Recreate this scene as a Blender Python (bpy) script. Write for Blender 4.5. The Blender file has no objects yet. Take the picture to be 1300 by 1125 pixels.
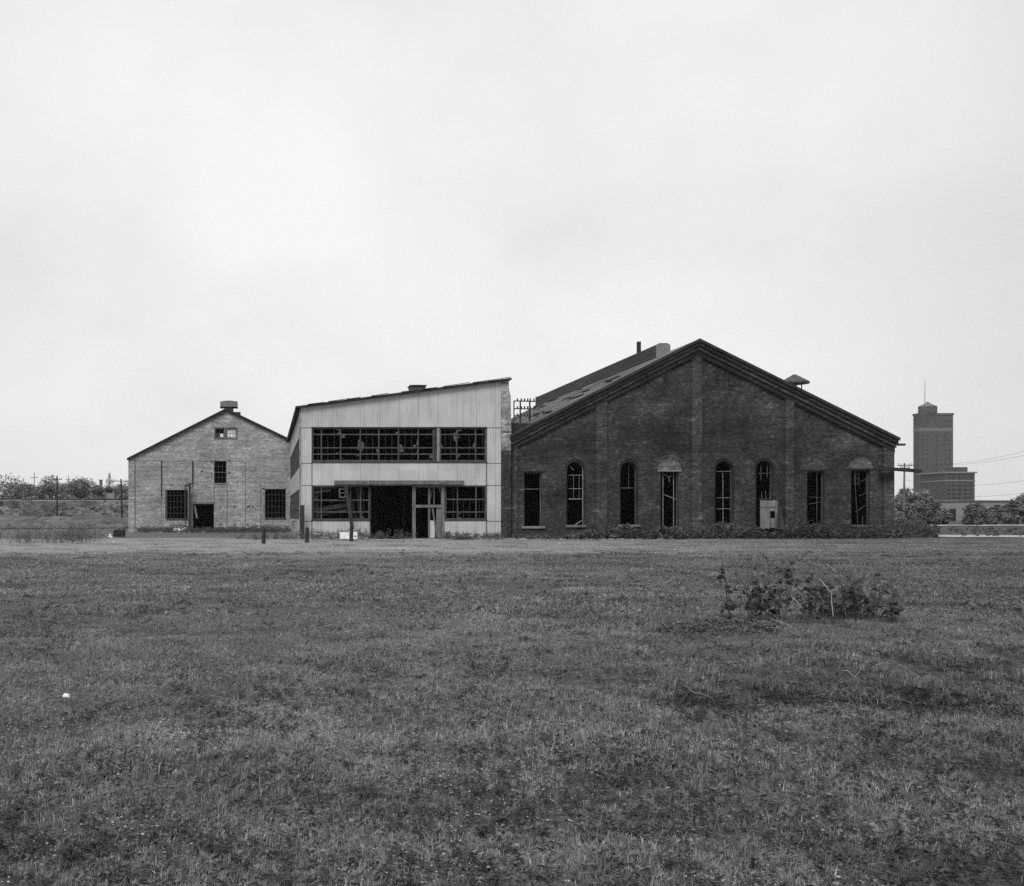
import bpy, math, random
from mathutils import Vector, Matrix, noise as mnoise
from mathutils.geometry import delaunay_2d_cdt
R = math.radians
sc = bpy.context.scene
COL = sc.collection
random.seed(11)
rnd = random.random
uni = random.uniform

# ------------------------------------------------------------------ camera
F, CX, HY, EYE = 1300.0, 337.0, 655.0, 1.6          # focal length, foot of the axis and horizon in photo pixels; eye height
cam = bpy.data.cameras.new("camera")
co = bpy.data.objects.new("camera", cam); COL.objects.link(co)
co.location = (0, 0, EYE); co.rotation_euler = (R(90), 0, 0)
cam.sensor_width = 36; cam.lens = 36.0 * F / 1300.0
cam.shift_x = (650 - CX) / 1300.0
cam.shift_y = (HY - 562.5) / 1300.0
cam.clip_start = 0.1; cam.clip_end = 6000
sc.camera = co

def P(px, py, Y): return Vector(((px - CX) * Y / F, Y, EYE + (HY - py) * Y / F))
Y0 = 72.2                                            # line of the two near fronts
YL = 104.0                                           # front of the painted workshop
def fx(px, Y=Y0): return (px - CX) * Y / F
def fz(py, Y=Y0): return EYE + (HY - py) * Y / F

# ------------------------------------------------------------------ materials (all greys: black and white photograph)
def ramp(nt, fac, stops):
    r = nt.nodes.new('ShaderNodeValToRGB')
    e = r.color_ramp.elements
    while len(e) < len(stops): e.new(0.5)
    for k, (p, v) in enumerate(stops):
        e[k].position = p; e[k].color = (v, v, v, 1)
    nt.links.new(fac, r.inputs['Fac'])
    return r.outputs['Color']
class M:
    def __init__(s, name):
        s.m = bpy.data.materials.new(name); s.m.use_nodes = True
        s.nt = s.m.node_tree; s.n = s.nt.nodes; s.l = s.nt.links
        s.b = s.n['Principled BSDF']
        s.pos = s.n.new('ShaderNodeNewGeometry').outputs['Position']
    def vec(s, scale=(1, 1, 1), wall=False):
        p = s.pos
        if wall:
            sp = s.n.new('ShaderNodeSeparateXYZ'); s.l.new(p, sp.inputs[0])
            a = s.math('ADD', sp.outputs[0], sp.outputs[1])
            cb = s.n.new('ShaderNodeCombineXYZ'); s.l.new(a, cb.inputs[0]); s.l.new(sp.outputs[2], cb.inputs[1])
            p = cb.outputs[0]
        mp = s.n.new('ShaderNodeMapping'); mp.inputs['Scale'].default_value = scale
        s.l.new(p, mp.inputs['Vector']); return mp.outputs[0]
    def noise(s, scale, detail=4, vs=(1, 1, 1), wall=False, rough=.55):
        t = s.n.new('ShaderNodeTexNoise'); t.inputs['Scale'].default_value = scale
        t.inputs['Detail'].default_value = detail; t.inputs['Roughness'].default_value = rough
        s.l.new(s.vec(vs, wall), t.inputs['Vector']); return t.outputs['Fac']
    def math(s, op, a, b):
        m = s.n.new('ShaderNodeMath'); m.operation = op
        for k, v in enumerate((a, b)):
            if isinstance(v, (int, float)): m.inputs[k].default_value = v
            else: s.l.new(v, m.inputs[k])
        return m.outputs[0]
    def ramp(s, f, stops): return ramp(s.nt, f, stops)
    def mul(s, a, b): return s.math('MULTIPLY', a, b)
    def out(s, val, rough=.9, bump=None, bs=.3, bd=.02, spec=.25, metal=0):
        s.l.new(val, s.b.inputs['Base Color'])
        s.b.inputs['Roughness'].default_value = rough
        s.b.inputs['Specular IOR Level'].default_value = spec
        s.b.inputs['Metallic'].default_value = metal
        if bump is not None:
            b = s.n.new('ShaderNodeBump'); b.inputs['Strength'].default_value = bs; b.inputs['Distance'].default_value = bd
            s.l.new(bump, b.inputs['Height']); s.l.new(b.outputs[0], s.b.inputs['Normal'])
        return s.m
def simple(name, g, var=.35, sc_=2.0, rough=.85, vs=(1, 1, 1), spec=.25, metal=0, fine=20):
    m = M(name)
    a = m.ramp(m.noise(sc_, 5, vs), [(.3, g * (1 - var)), (.7, g * (1 + var))])
    b = m.ramp(m.noise(fine, 3, vs), [(.3, .82), (.7, 1.18)])
    return m.out(m.mul(a, b), rough, m.noise(fine, 3, vs), .3, .02, spec, metal)
def brick(name, g, contrast=.35, light=1.6, light_at=.62, soot=(), mortar=1.5, amp=1.0):
    m = M(name)
    A = lambda v: 1 + (v - 1) * amp
    t = m.n.new('ShaderNodeTexBrick')
    t.inputs['Color1'].default_value = (g * (1 - contrast),) * 3 + (1,)
    t.inputs['Color2'].default_value = (g * (1 + contrast),) * 3 + (1,)
    t.inputs['Mortar'].default_value = (g * mortar,) * 3 + (1,)
    t.inputs['Scale'].default_value = 1; t.inputs['Mortar Size'].default_value = .010
    t.inputs['Brick Width'].default_value = .225; t.inputs['Row Height'].default_value = .078
    m.l.new(m.vec((1, 1, 1), True), t.inputs['Vector'])
    c = t.outputs['Color']
    bw = m.n.new('ShaderNodeRGBToBW'); m.l.new(c, bw.inputs[0]); c = bw.outputs[0]
    big = m.ramp(m.noise(.35, 6, (1, 1.2, 1), True, .65), [(.32, A(.42)), (.5, 1.0), (.68, A(1.5))])
    band = m.ramp(m.noise(1.0, 4, (.35, 4.5, 1), True), [(.3, .72), (.7, 1.25)])
    mid = m.ramp(m.noise(3.2, 5, (1, 1.5, 1), True, .7), [(.32, A(.5)), (.68, A(1.55))])
    lt = m.ramp(m.noise(1.3, 6, (1, 1.6, 1), True, .75), [(light_at - .05, 1.0), (light_at + .05, light), (.9, light * 1.4)])
    chip = m.ramp(m.noise(5.0, 4, (1, 1.6, 1), True, .8), [(.24, .35), (.36, 1.0), (.62, 1.0), (.70, 2.0), (.8, 2.6)])
    for k in (big, band, mid, lt, chip): c = m.mul(c, k)
    if soot:
        for sx, sz, rx_, rz2, amt in soot:
            v = m.n.new('ShaderNodeVectorMath'); v.operation = 'DISTANCE'
            m.l.new(m.vec((1 / rx_, 0, 1 / rz2)), v.inputs[0]); v.inputs[1].default_value = (sx / rx_, 0, sz / rz2)
            d = m.math('ADD', v.outputs['Value'], m.math('SUBTRACT', m.noise(1.5, 4, (1, 1, 1), True), .5))
            c = m.mul(c, m.ramp(d, [(.2, amt), (1.0, 1.0)]))
    return m.out(c, .93, t.outputs['Fac'], .25, -.012)
mt = {}
mt['brick_dark'] = brick('sooty_brick', .028, .55, 2.2, .60, mortar=1.9, soot=[(fx(852), fz(557), 2.0, 2.6, .35), (fx(925), fz(540), 4.0, 2.5, .6), (fx(745), fz(560), 2.0, 1.6, .6), (fx(1020), fz(590), 2.5, 3.0, .65), (fx(992), fz(645), 1.5, 2.5, .5), (fx(960), fz(507), 2.2, 1.6, 1.7), (fx(713), fz(520), 3.0, 1.4, 1.5), (fx(820), fz(520), 3.0, 1.6, 1.4), (fx(1100), fz(560), 3.0, 1.2, 1.6), (fx(815), fz(640), 1.3, 1.6, 1.5)])
mt['brick_trim'] = brick('sooty_brick_trim', .036, .5, 2.0, .58, mortar=1.9)
mt['cornice'] = brick('cornice_brick', .020, .3, 1.2)
mt['brick_infill'] = brick('arch_infill_brick', .075, .3, 1.5, .55)
mt['brick_pier'] = brick('pier_brick', .10, .3, 1.5)
mt['brick_pale'] = brick('faded_pier_brick', .17, .3, 1.4, .5)
mt['brick_paint'] = brick('peeling_painted_brick', .245, .32, 1.3, .55, mortar=1.1, amp=.5)
mt['brick_far'] = simple('far_dark_brick', .055, .15, .05, fine=1.5)
mt['roof'] = simple('weathered_roofing', .15, .55, .6, .8, (.35, 1.6, .35), fine=8)
mt['roof_edge'] = simple('roof_edge_tar', .03, .4, 1)
mt['vent_side'] = simple('shaded_vent_sheet', .045, .4, .8, .7, (1, .3, 1))  # ventilator side, its shade put into a darker colour
mt['vent_end'] = simple('lit_vent_sheet', .17, .25, 1.2)  # ventilator end, light on it put into a paler colour
mt['inner'] = simple('interior_shade_black', .012, .4, .6)  # shade of the unlit interiors put into a near-black colour
mt['frame'] = simple('dull_steel_frame', .065, .4, 3, .6)
mt['frame_pale'] = simple('flaking_white_frame', .22, .4, 3)
mt['frame_dark'] = simple('rusted_dark_steel', .035, .4, 3, .7)
mt['wood'] = simple('grey_weathered_wood', .13, .45, 2, .9, (3, 3, .4))
mt['wood_pale'] = simple('bleached_wood', .17, .35, 2, .9, (4, 4, .3))
mt['wood_dark'] = simple('tarred_wood', .03, .4, 2, .9, (3, 3, .4))
mt['sill'] = simple('limestone_sill', .2, .3, 3)
mt['concrete'] = simple('worn_concrete', .30, .3, .8)
mt['concrete_far'] = simple('pale_far_concrete', .22, .1, .06)
mt['white'] = simple('white_enamel', .8, .12, 3, .4, spec=.5)
mt['rubble'] = simple('broken_masonry', .2, .6, 5)
mt['rubber'] = simple('black_rubber', .02, .3, 5)
mt['iron'] = simple('black_iron', .02, .3, 5, .6)
mt['galv'] = simple('galvanised_sheet', .15, .25, 2, .5)
mt['sash'] = simple('painted_sash', .13, .3, 3)
def siding():
    m = M('corrugated_siding')
    sp = m.n.new('ShaderNodeSeparateXYZ'); m.l.new(m.pos, sp.inputs[0])
    sheet = m.math('FLOOR', m.math('DIVIDE', m.math('ADD', sp.outputs[0], sp.outputs[1]), 1.36), 0)
    row = m.math('FLOOR', m.math('DIVIDE', sp.outputs[2], 2.4), 0)
    w = m.n.new('ShaderNodeTexWhiteNoise'); w.noise_dimensions = '2D'
    cb = m.n.new('ShaderNodeCombineXYZ'); m.l.new(sheet, cb.inputs[0]); m.l.new(row, cb.inputs[1]); m.l.new(cb.outputs[0], w.inputs['Vector'])
    a = m.ramp(w.outputs['Value'], [(0, .43), (1, .50)])
    streak = m.ramp(m.noise(1.0, 5, (2.5, .3, 1), True, .65), [(.3, .82), (.5, 1), (.8, 1.04)])
    stain = m.ramp(m.noise(.5, 5, (1, 1, 1), True), [(.3, .86), (.6, 1.03)])
    rust = m.ramp(m.noise(4, 4, (1.4, .5, 1), True, .7), [(.64, 1), (.74, .5)])
    seam = m.math('FRACT', m.math('DIVIDE', m.math('ADD', sp.outputs[0], sp.outputs[1]), 1.36), 0)
    sm = m.ramp(seam, [(0, .62), (.02, .72), (.035, 1.0)])
    c = a
    for k in (streak, stain, rust, sm): c = m.mul(c, k)
    wv = m.math('SINE', m.mul(m.math('ADD', sp.outputs[0], sp.outputs[1]), 2 * math.pi / .19), 0)
    return m.out(c, .6, wv, .45, .014, .3)
mt['siding'] = siding()
def glass(name, g):
    m = M(name)
    c = m.ramp(m.noise(5, 3), [(.3, g * .6), (.7, g * 1.5)])
    return m.out(c, .35, None, spec=.4)
mt['glass'] = glass('dusty_broken_glass', .07)
mt['glass_dark'] = glass('dark_glass', .02)  # near-black panes with slight mottling
mt['glass_white'] = glass('white_glass', .62)  # white panes with slight mottling
mt['far_window'] = glass('far_dark_window', .006)
mt['far_window_dim'] = glass('far_dim_window', .014)

def patches(m):
    """broad light and dark patches of the turf, shared by soil and blades (world position)"""
    a = m.ramp(m.noise(.13, 4, (1, 1.5, 0)), [(.25, .72), (.5, 1.0), (.78, 1.35)])
    b = m.ramp(m.noise(.7, 4, (1, 1.3, 0)), [(.25, .72), (.75, 1.3)])
    sp = m.n.new('ShaderNodeSeparateXYZ'); m.l.new(m.pos, sp.inputs[0])
    # worn pale track in front of the buildings, wider towards the left
    w = m.math('ADD', m.noise(.12, 4, (1, 2.0, 0)), 0)
    yy = m.math('ADD', sp.outputs[1], m.mul(m.math('SUBTRACT', w, .5), 22))
    t1 = m.ramp(m.math('DIVIDE', yy, 200), [(0, 0), (.19, 0), (.235, 1), (.345, 1), (.37, .25)])
    xx = m.ramp(m.math('DIVIDE', m.math('ADD', sp.outputs[0], 60), 120), [(.0, 1), (.58, 1), (.74, .6), (1, .2)])
    track = m.mul(t1, xx)
    rt = m.ramp(m.math('DIVIDE', m.math('ADD', sp.outputs[0], 0), m.math('ADD', sp.outputs[1], 3)), [(.0, 1.0), (.25, .98), (.6, .74)])
    return m.mul(m.mul(a, b), rt), track, sp
def ground_mat():
    m = M('turf_soil')
    pt, track, sp = patches(m)
    soil = m.ramp(m.noise(9, 6, rough=.8), [(.3, .02), (.5, .06), (.68, .14)])
    grit = m.ramp(m.noise(55, 4, rough=.85), [(.35, .35), (.5, .9), (.62, 1.9)])
    pt = m.mul(pt, grit)
    far = m.ramp(m.noise(1.2, 6, (1, .6, 0), rough=.75), [(.25, .6), (.75, 1.4)])
    c = m.mul(m.mul(soil, pt), far)
    dirt = m.ramp(m.noise(3, 6, rough=.7), [(.3, .16), (.7, .40)])
    mx = m.n.new('ShaderNodeMix'); mx.data_type = 'FLOAT'
    m.l.new(m.mul(track, .75), mx.inputs[0]); m.l.new(c, mx.inputs[2]); m.l.new(dirt, mx.inputs[3])
    return m.out(mx.outputs[0], .95, m.noise(14, 5), .8, .05)
def blade_mat(name, g, tip=1.5, trk=True):
    m = M(name)
    pt, track, sp = patches(m)
    oi = m.n.new('ShaderNodeObjectInfo')
    rn = m.ramp(oi.outputs['Random'], [(0, .75), (1, 1.25)])
    fine = m.ramp(m.noise(23, 2), [(.3, .6), (.55, 1.0), (.75, 1.9)])
    c = m.mul(m.mul(m.mul(pt, rn), fine), g)
    if trk: c = m.mul(c, m.math('ADD', m.mul(track, .55), 1))
    m.l.new(c, m.b.inputs['Base Color'])
    m.b.inputs['Roughness'].default_value = .7; m.b.inputs['Specular IOR Level'].default_value = .2
    tr = m.n.new('ShaderNodeBsdfTranslucent'); m.l.new(c, tr.inputs['Color'])
    mx = m.n.new('ShaderNodeMixShader'); mx.inputs[0].default_value = .25
    m.l.new(m.b.outputs[0], mx.inputs[1]); m.l.new(tr.outputs[0], mx.inputs[2])
    m.l.new(mx.outputs[0], m.n['Material Output'].inputs['Surface'])
    return m.m
mt['ground'] = ground_mat()
mt['blade'] = blade_mat('grass_blade', .235)
mt['straw'] = blade_mat('dry_straw_blade', .40)
mt['clover'] = blade_mat('turf_leaf', .15)
mt['weed'] = blade_mat('weed_leaf', .12, trk=False)
mt['clump'] = blade_mat('dark_turf_weed', .085, trk=False)
mt['weed_light'] = blade_mat('tall_weed_stalk', .16, trk=False)
mt['bigleaf'] = blade_mat('broad_shrub_leaf', .10, trk=False)
mt['deadleaf'] = blade_mat('dead_leaf', .20, trk=False)
mt['stone'] = simple('pale_gravel', .36, .45, 15)
mt['twig'] = simple('bleached_twig', .24, .3, 8)
mt['bark'] = simple('tree_bark', .07, .3, 2)
def leaf_mat(name, g):
    m = M(name)
    a = m.ramp(m.noise(.45, 3), [(.3, g * .6), (.7, g * 1.5)])
    b = m.ramp(m.noise(3.5, 2), [(.3, .65), (.7, 1.45)])
    return m.out(m.mul(a, b), .8, None, spec=.15)
mt['leaf_a'] = leaf_mat('tree_leaf_mid', .125)  # leaf tones raised, distance haze put into the colour
mt['leaf_b'] = leaf_mat('tree_leaf_pale', .17)
mt['leaf_c'] = leaf_mat('tree_leaf_dark', .085)
def bank_mat():
    m = M('overgrown_bank')
    a = m.ramp(m.noise(.10, 6, (1, .35, .6), rough=.65), [(.32, .045), (.5, .10), (.66, .17)])
    b = m.ramp(m.noise(.45, 6, rough=.75), [(.35, .45), (.65, 1.6)])
    return m.out(m.mul(a, b), .95, m.noise(1.2, 4), 1, .5)
mt['bank'] = bank_mat()
mt['ballast'] = simple('track_ballast', .17, .2, .6)
mt['gravel_road'] = simple('pale_gravel_road', .36, .3, .4)

# ------------------------------------------------------------------ mesh helper
class MB:
    def __init__(s): s.v = []; s.f = []; s.c = []
    def add(s, vs, fs):
        s.c.append((len(s.v), len(s.f))); o = len(s.v); s.v += [tuple(v) for v in vs]; s.f += [tuple(i + o for i in f) for f in fs]; return s
    def box(s, x0, x1, y0, y1, z0, z1):
        if x0 > x1: x0, x1 = x1, x0
        if y0 > y1: y0, y1 = y1, y0
        if z0 > z1: z0, z1 = z1, z0
        vs = [(x0,y0,z0),(x1,y0,z0),(x1,y1,z0),(x0,y1,z0),(x0,y0,z1),(x1,y0,z1),(x1,y1,z1),(x0,y1,z1)]
        return s.add(vs, [(0,3,2,1),(4,5,6,7),(0,1,5,4),(1,2,6,5),(2,3,7,6),(3,0,4,7)])
    def bar(s, a, b, w, h=None, up=(0, 0, 1)):
        a = Vector(a); b = Vector(b); h = h or w
        d = (b - a).normalized(); u = Vector(up)
        if abs(d.dot(u)) > .98: u = Vector((0, 1, 0))
        r = d.cross(u).normalized(); q = r.cross(d).normalized()
        vs = []
        for p in (a, b):
            for i, j in ((-1,-1),(1,-1),(1,1),(-1,1)): vs.append(p + r * i * w / 2 + q * j * h / 2)
        return s.add(vs, [(0,1,2,3),(7,6,5,4),(0,4,5,1),(1,5,6,2),(2,6,7,3),(3,7,4,0)])
    def tube(s, pts, rad, n=8, cap=True):
        pts = [Vector(p) for p in pts]
        rad = rad if isinstance(rad, (list, tuple)) else [rad] * len(pts)
        vs = []; fs = []
        for k, p in enumerate(pts):
            d = (pts[min(k+1, len(pts)-1)] - pts[max(k-1, 0)]).normalized()
            u = Vector((0, 0, 1)) if abs(d.z) < .9 else Vector((1, 0, 0))
            r = d.cross(u).normalized(); q = r.cross(d)
            for i in range(n):
                a = 2 * math.pi * i / n; vs.append(p + (r * math.cos(a) + q * math.sin(a)) * rad[k])
            if k:
                for i in range(n):
                    j = (i + 1) % n; fs.append(((k-1)*n+i, (k-1)*n+j, k*n+j, k*n+i))
        if cap: fs.append(tuple(range(n))); fs.append(tuple((len(pts)-1)*n + i for i in range(n)))
        return s.add(vs, fs)
    def prism(s, outer, y0, y1, holes=(), axis='y'):
        """outline in (x,z), extruded along y, with holes"""
        loops = [list(outer)] + [list(h) for h in holes]
        pts = []; edges = []
        for lp in loops:
            o = len(pts); n = len(lp)
            pts += [Vector(p) for p in lp]; edges += [(o+i, o+(i+1) % n) for i in range(n)]
        vv, ee, ff, *_ = delaunay_2d_cdt(pts, edges, [], 0, 1e-6)
        def inside(p, lp):
            c = False; n = len(lp)
            for i in range(n):
                x1, z1 = lp[i]; x2, z2 = lp[(i+1) % n]
                if (z1 > p[1]) != (z2 > p[1]) and p[0] < (x2-x1)*(p[1]-z1)/(z2-z1)+x1: c = not c
            return c
        keep = []
        for f in ff:
            c = sum((vv[i] for i in f), Vector((0, 0))) / len(f)
            if inside(c, loops[0]) and not any(inside(c, h) for h in loops[1:]): keep.append(tuple(f))
        T = (lambda a, y, b: (a, y, b)) if axis == 'y' else (lambda a, y, b: (y, a, b))
        s.add([T(p[0], y0, p[1]) for p in vv], keep)
        s.add([T(p[0], y1, p[1]) for p in vv], [f[::-1] for f in keep])
        for lp in loops:
            n = len(lp)
            vs = [T(p[0], y0, p[1]) for p in lp] + [T(p[0], y1, p[1]) for p in lp]
            s.add(vs, [(i, i+n, (i+1) % n+n, (i+1) % n) for i in range(n)])
        return s
    def build_each(s, name, m, parent=None):
        """every added piece becomes an object of its own"""
        cs = s.c + [(len(s.v), len(s.f))]; out = []
        for (a, b), (c, d) in zip(cs, cs[1:]):
            q = MB(); q.v = s.v[a:c]; q.f = [tuple(i - a for i in f) for f in s.f[b:d]]; out.append(q.build(name, m, parent))
        return out
    def build(s, name, m, parent=None, smooth=False):
        off = Vector((0, 0, 0)); p = parent
        while p is not None: off += p.location; p = p.parent
        me = bpy.data.meshes.new(name)
        me.from_pydata([(v[0]-off.x, v[1]-off.y, v[2]-off.z) for v in s.v], [], s.f)
        me.materials.append(m)
        if smooth: me.polygons.foreach_set('use_smooth', [True] * len(me.polygons))
        me.update()
        o = bpy.data.objects.new(name, me); COL.objects.link(o)
        if parent is not None: o.parent = parent
        return o
def tag(o, label, cat=None, group=None, kind=None):
    if label: o['label'] = label
    if cat: o['category'] = cat
    if group: o['group'] = group
    if kind: o['kind'] = kind
    return o
def thing(name, loc, label, cat, group=None):
    o = bpy.data.objects.new(name, None); COL.objects.link(o); o.location = loc
    o.empty_display_size = .3
    return tag(o, label, cat, group)
def copy_tree(o, parent=None):
    c = o.copy(); COL.objects.link(c); c.parent = parent
    for ch in list(o.children): copy_tree(ch, c)
    return c
def arch(x0, x1, z0, ztop, n=14):
    r = (x1 - x0) / 2; cx = (x0 + x1) / 2; zc = ztop - r
    return [(x0, z0), (x1, z0)] + [(cx + r * math.cos(math.pi * k / n), zc + r * math.sin(math.pi * k / n)) for k in range(n + 1)]
def rect(x0, x1, z0, z1): return [(x0, z0), (x1, z0), (x1, z1), (x0, z1)]
def grid(mb, x0, x1, z0, z1, xs, zs, y, t=.05, edge=.08, d=.06):
    for a, b in ((x0, x0 + edge), (x1 - edge, x1)): mb.box(a, b, y, y + d, z0, z1)
    for a, b in ((z0, z0 + edge), (z1 - edge, z1)): mb.box(x0 + edge, x1 - edge, y + .002, y + d - .002, a, b)
    for x in xs: mb.box(x - t/2, x + t/2, y + .004, y + d - .004, z0 + edge, z1 - edge)
    for z in zs: mb.box(x0 + edge, x1 - edge, y + .008, y + d - .008, z - t/2, z + t/2)
    return mb

# ------------------------------------------------------------------ ground
def ss(a, b, x):
    t = max(0, min(1, (x - a) / (b - a))); return t * t * (3 - 2 * t)
def gh(x, y):
    near = 1 - ss(60, 68, y) * (1 - ss(120, 140, y)) * .9
    h = (mnoise.noise((x * .22, y * .25, 3.1)) * .06 + mnoise.noise((x * .9, y * .9, 7.7)) * .025) * near
    h += 1.15 * ss(118, 186, y) * ss(-14, -24, x)
    # low ridge with a hollow in front of it, to the right of the camera
    rx = ss(1.5, 4.5, x) * (1 - ss(9, 14, x))
    h += rx * (.13 * math.exp(-((y - 10.9) / .9) ** 2) - .14 * math.exp(-((y - 8.9) / .8) ** 2))
    h += .10 * math.exp(-(((x - 8.0) / 2) ** 2 + ((y - 15) / 1.4) ** 2))
    return h
def ground():
    ys = [-60, -30, -10, -3] + [k * .22 for k in range(0, 91)] + [20.2 + k * .7 for k in range(0, 90)]
    ys += [84 + k * 5 for k in range(0, 30)] + [240, 270, 320, 400, 550, 800, 1100, 1500, 1595]
    xs = [-900, -500, -300, -180, -120] + [-100 + k * 5 for k in range(0, 17)] + [-16 + k * .45 for k in range(0, 76)]
    xs += [18.5 + k * 1.2 for k in range(0, 36)] + [65, 72, 80, 95, 120, 170, 260, 400, 700, 1100, 1590]
    vs = [(x, y, gh(x, y)) for y in ys for x in xs]; n = len(xs)
    fs = [(j*n+i, j*n+i+1, (j+1)*n+i+1, (j+1)*n+i) for j in range(len(ys)-1) for i in range(n-1)]
    o = MB().add(vs, fs).build('ground', mt['ground'], None, True); tag(o, None, None, None, 'structure')
ground()

def strip(name, pts, w, m, dz=.012, kind='structure'):
    """a narrow sheet laid along the ground"""
    mb = MB(); vs = []
    dense = []
    for a, b in zip(pts, pts[1:]):
        n = max(2, int((Vector(b) - Vector(a)).length / 1.2))
        dense += [Vector(a).lerp(Vector(b), k / n) for k in range(n)]
    dense.append(Vector(pts[-1]))
    K = 6
    for k, p in enumerate(dense):
        d = (dense[min(k+1, len(dense)-1)] - dense[max(k-1, 0)]).normalized(); r = Vector((-d.y, d.x))
        ww = w * (1 + .5 * mnoise.noise((p.x * .3, p.y * .3, 1)))
        for j in range(K + 1):
            q = p + r * ww * (j / K - .5); vs.append((q.x, q.y, gh(q.x, q.y) + dz))
    n = K + 1
    mb.add(vs, [(k*n+j, k*n+j+1, (k+1)*n+j+1, (k+1)*n+j) for k in range(len(dense)-1) for j in range(K)])
    o = mb.build(name, m, None, True); return tag(o, None, None, None, kind)
strip('dirt_track', [(-62, 122), (-30, 124), (-17, 131), (-14, 142)], 3.0, mt['bank'], .05)
strip('dirt_track', [(-95, 160), (-50, 165), (-30, 160)], 2.0, mt['ballast'], .08)
strip('gravel_road', [(52, 170), (90, 168), (160, 165)], 14.0, mt['gravel_road'], .08)
strip('pavement', [(50.5, 79.5), (62, 79.0), (84, 79.3)], 9.0, mt['gravel_road'], .04)
# concrete slab and kerb edges in front of the door
def slab(name, pxs, Y, dep, label, cat, h=.07):
    mb = MB(); n = 14; x0 = fx(pxs[0], Y); x1 = fx(pxs[1], Y)
    out = [(x0 + (x1-x0)*k/n, Y + uni(-.12, .12) * (1 + k/n)) for k in range(n+1)] + [(x0 + (x1-x0)*k/n, Y + dep + uni(-.2, .2)) for k in range(n, -1, -1)]
    z = gh((x0+x1)/2, Y); m = len(out)
    vs = [(a, b, z + h) for a, b in out] + [(a, b, z - .2) for a, b in out]
    mb.add(vs, [tuple(range(m))] + [(i, i+m, (i+1) % m+m, (i+1) % m) for i in range(m)])
    return tag(mb.build(name, mt['concrete'], None), label, cat)
slab('concrete_slab', (446, 520), 47.5, 1.6, 'long pale concrete slab set in the turf in front of the corrugated workshop door', 'slab', .09)
slab('concrete_slab', (478, 512), 66.0, .7, 'short pale concrete sill lying right before the dark workshop doorway', 'slab', .07)
slab('concrete_kerb', (512, 600), 69.0, .35, 'low pale kerb edge running along the right part of the corrugated workshop', 'kerb', .06)
slab('concrete_kerb', (606, 668), 69.2, .4, 'low pale kerb edge at the brick pier between the two near buildings', 'kerb', .09)

# ------------------------------------------------------------------ grass (instanced tufts of one object)
lib = bpy.data.collections.new('turf_library')
def tuft_mesh(name, size, nt_, nb, hmin, hmax, wid, leaves):
    me = MB(); idx = []
    for k in range(nt_):
        cx, cy = uni(-size, size) / 2, uni(-size, size) / 2
        hh = uni(hmin, hmax)
        ms = 1 if rnd() < .14 else 0
        for b in range(int(nb * uni(.6, 1.4))):
            a = uni(0, 6.283); lean = uni(.15, .95) * hh; h = hh * uni(.55, 1.1)
            bx, by = cx + uni(-.03, .03), cy + uni(-.03, .03)
            dx, dy = math.cos(a), math.sin(a); w = wid * uni(.6, 1.3)
            px_, py_ = -dy * w / 2, dx * w / 2
            m1 = (bx + dx*lean*.35, by + dy*lean*.35, h*.62); tp = (bx + dx*lean, by + dy*lean, h)
            me.add([(bx-px_, by-py_, -.02), (bx+px_, by+py_, -.02), (m1[0]+px_*.8, m1[1]+py_*.8, m1[2]), (m1[0]-px_*.8, m1[1]-py_*.8, m1[2]), tp],
                   [(0, 1, 2, 3), (3, 2, 4)]); idx += [ms, ms]
    for k in range(leaves):
        cx, cy = uni(-size, size) / 2, uni(-size, size) / 2; s_ = uni(.012, .03) * (wid / .005) ** .5
        z = uni(.01, hmax * .55); a = uni(0, 6.283); t = uni(-.5, .5)
        d = Vector((math.cos(a), math.sin(a), t)) * s_; e = Vector((-math.sin(a), math.cos(a), uni(-.5, .5))) * s_ * .55
        c = Vector((cx, cy, z)); me.add([c - d, c - e, c + d, c + e], [(0, 1, 2, 3)]); idx.append(2)
    m = bpy.data.meshes.new(name); m.from_pydata(me.v, [], me.f)
    for q in ('blade', 'straw', 'clover'): m.materials.append(mt[q])
    m.polygons.foreach_set('material_index', idx); m.update()
    o = bpy.data.objects.new(name, m); return o
def coll(name, objs):
    c = bpy.data.collections.new(name)
    for o in objs: c.objects.link(o)
    return c
near = coll('near_turf', [tuft_mesh('turf_patch', .55, 66, 11, .02, .07, .0034, 110) for _ in range(7)])
mid = coll('mid_turf', [tuft_mesh('turf_patch_mid', 1.2, 80, 7, .03, .08, .009, 110) for _ in range(6)])
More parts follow.
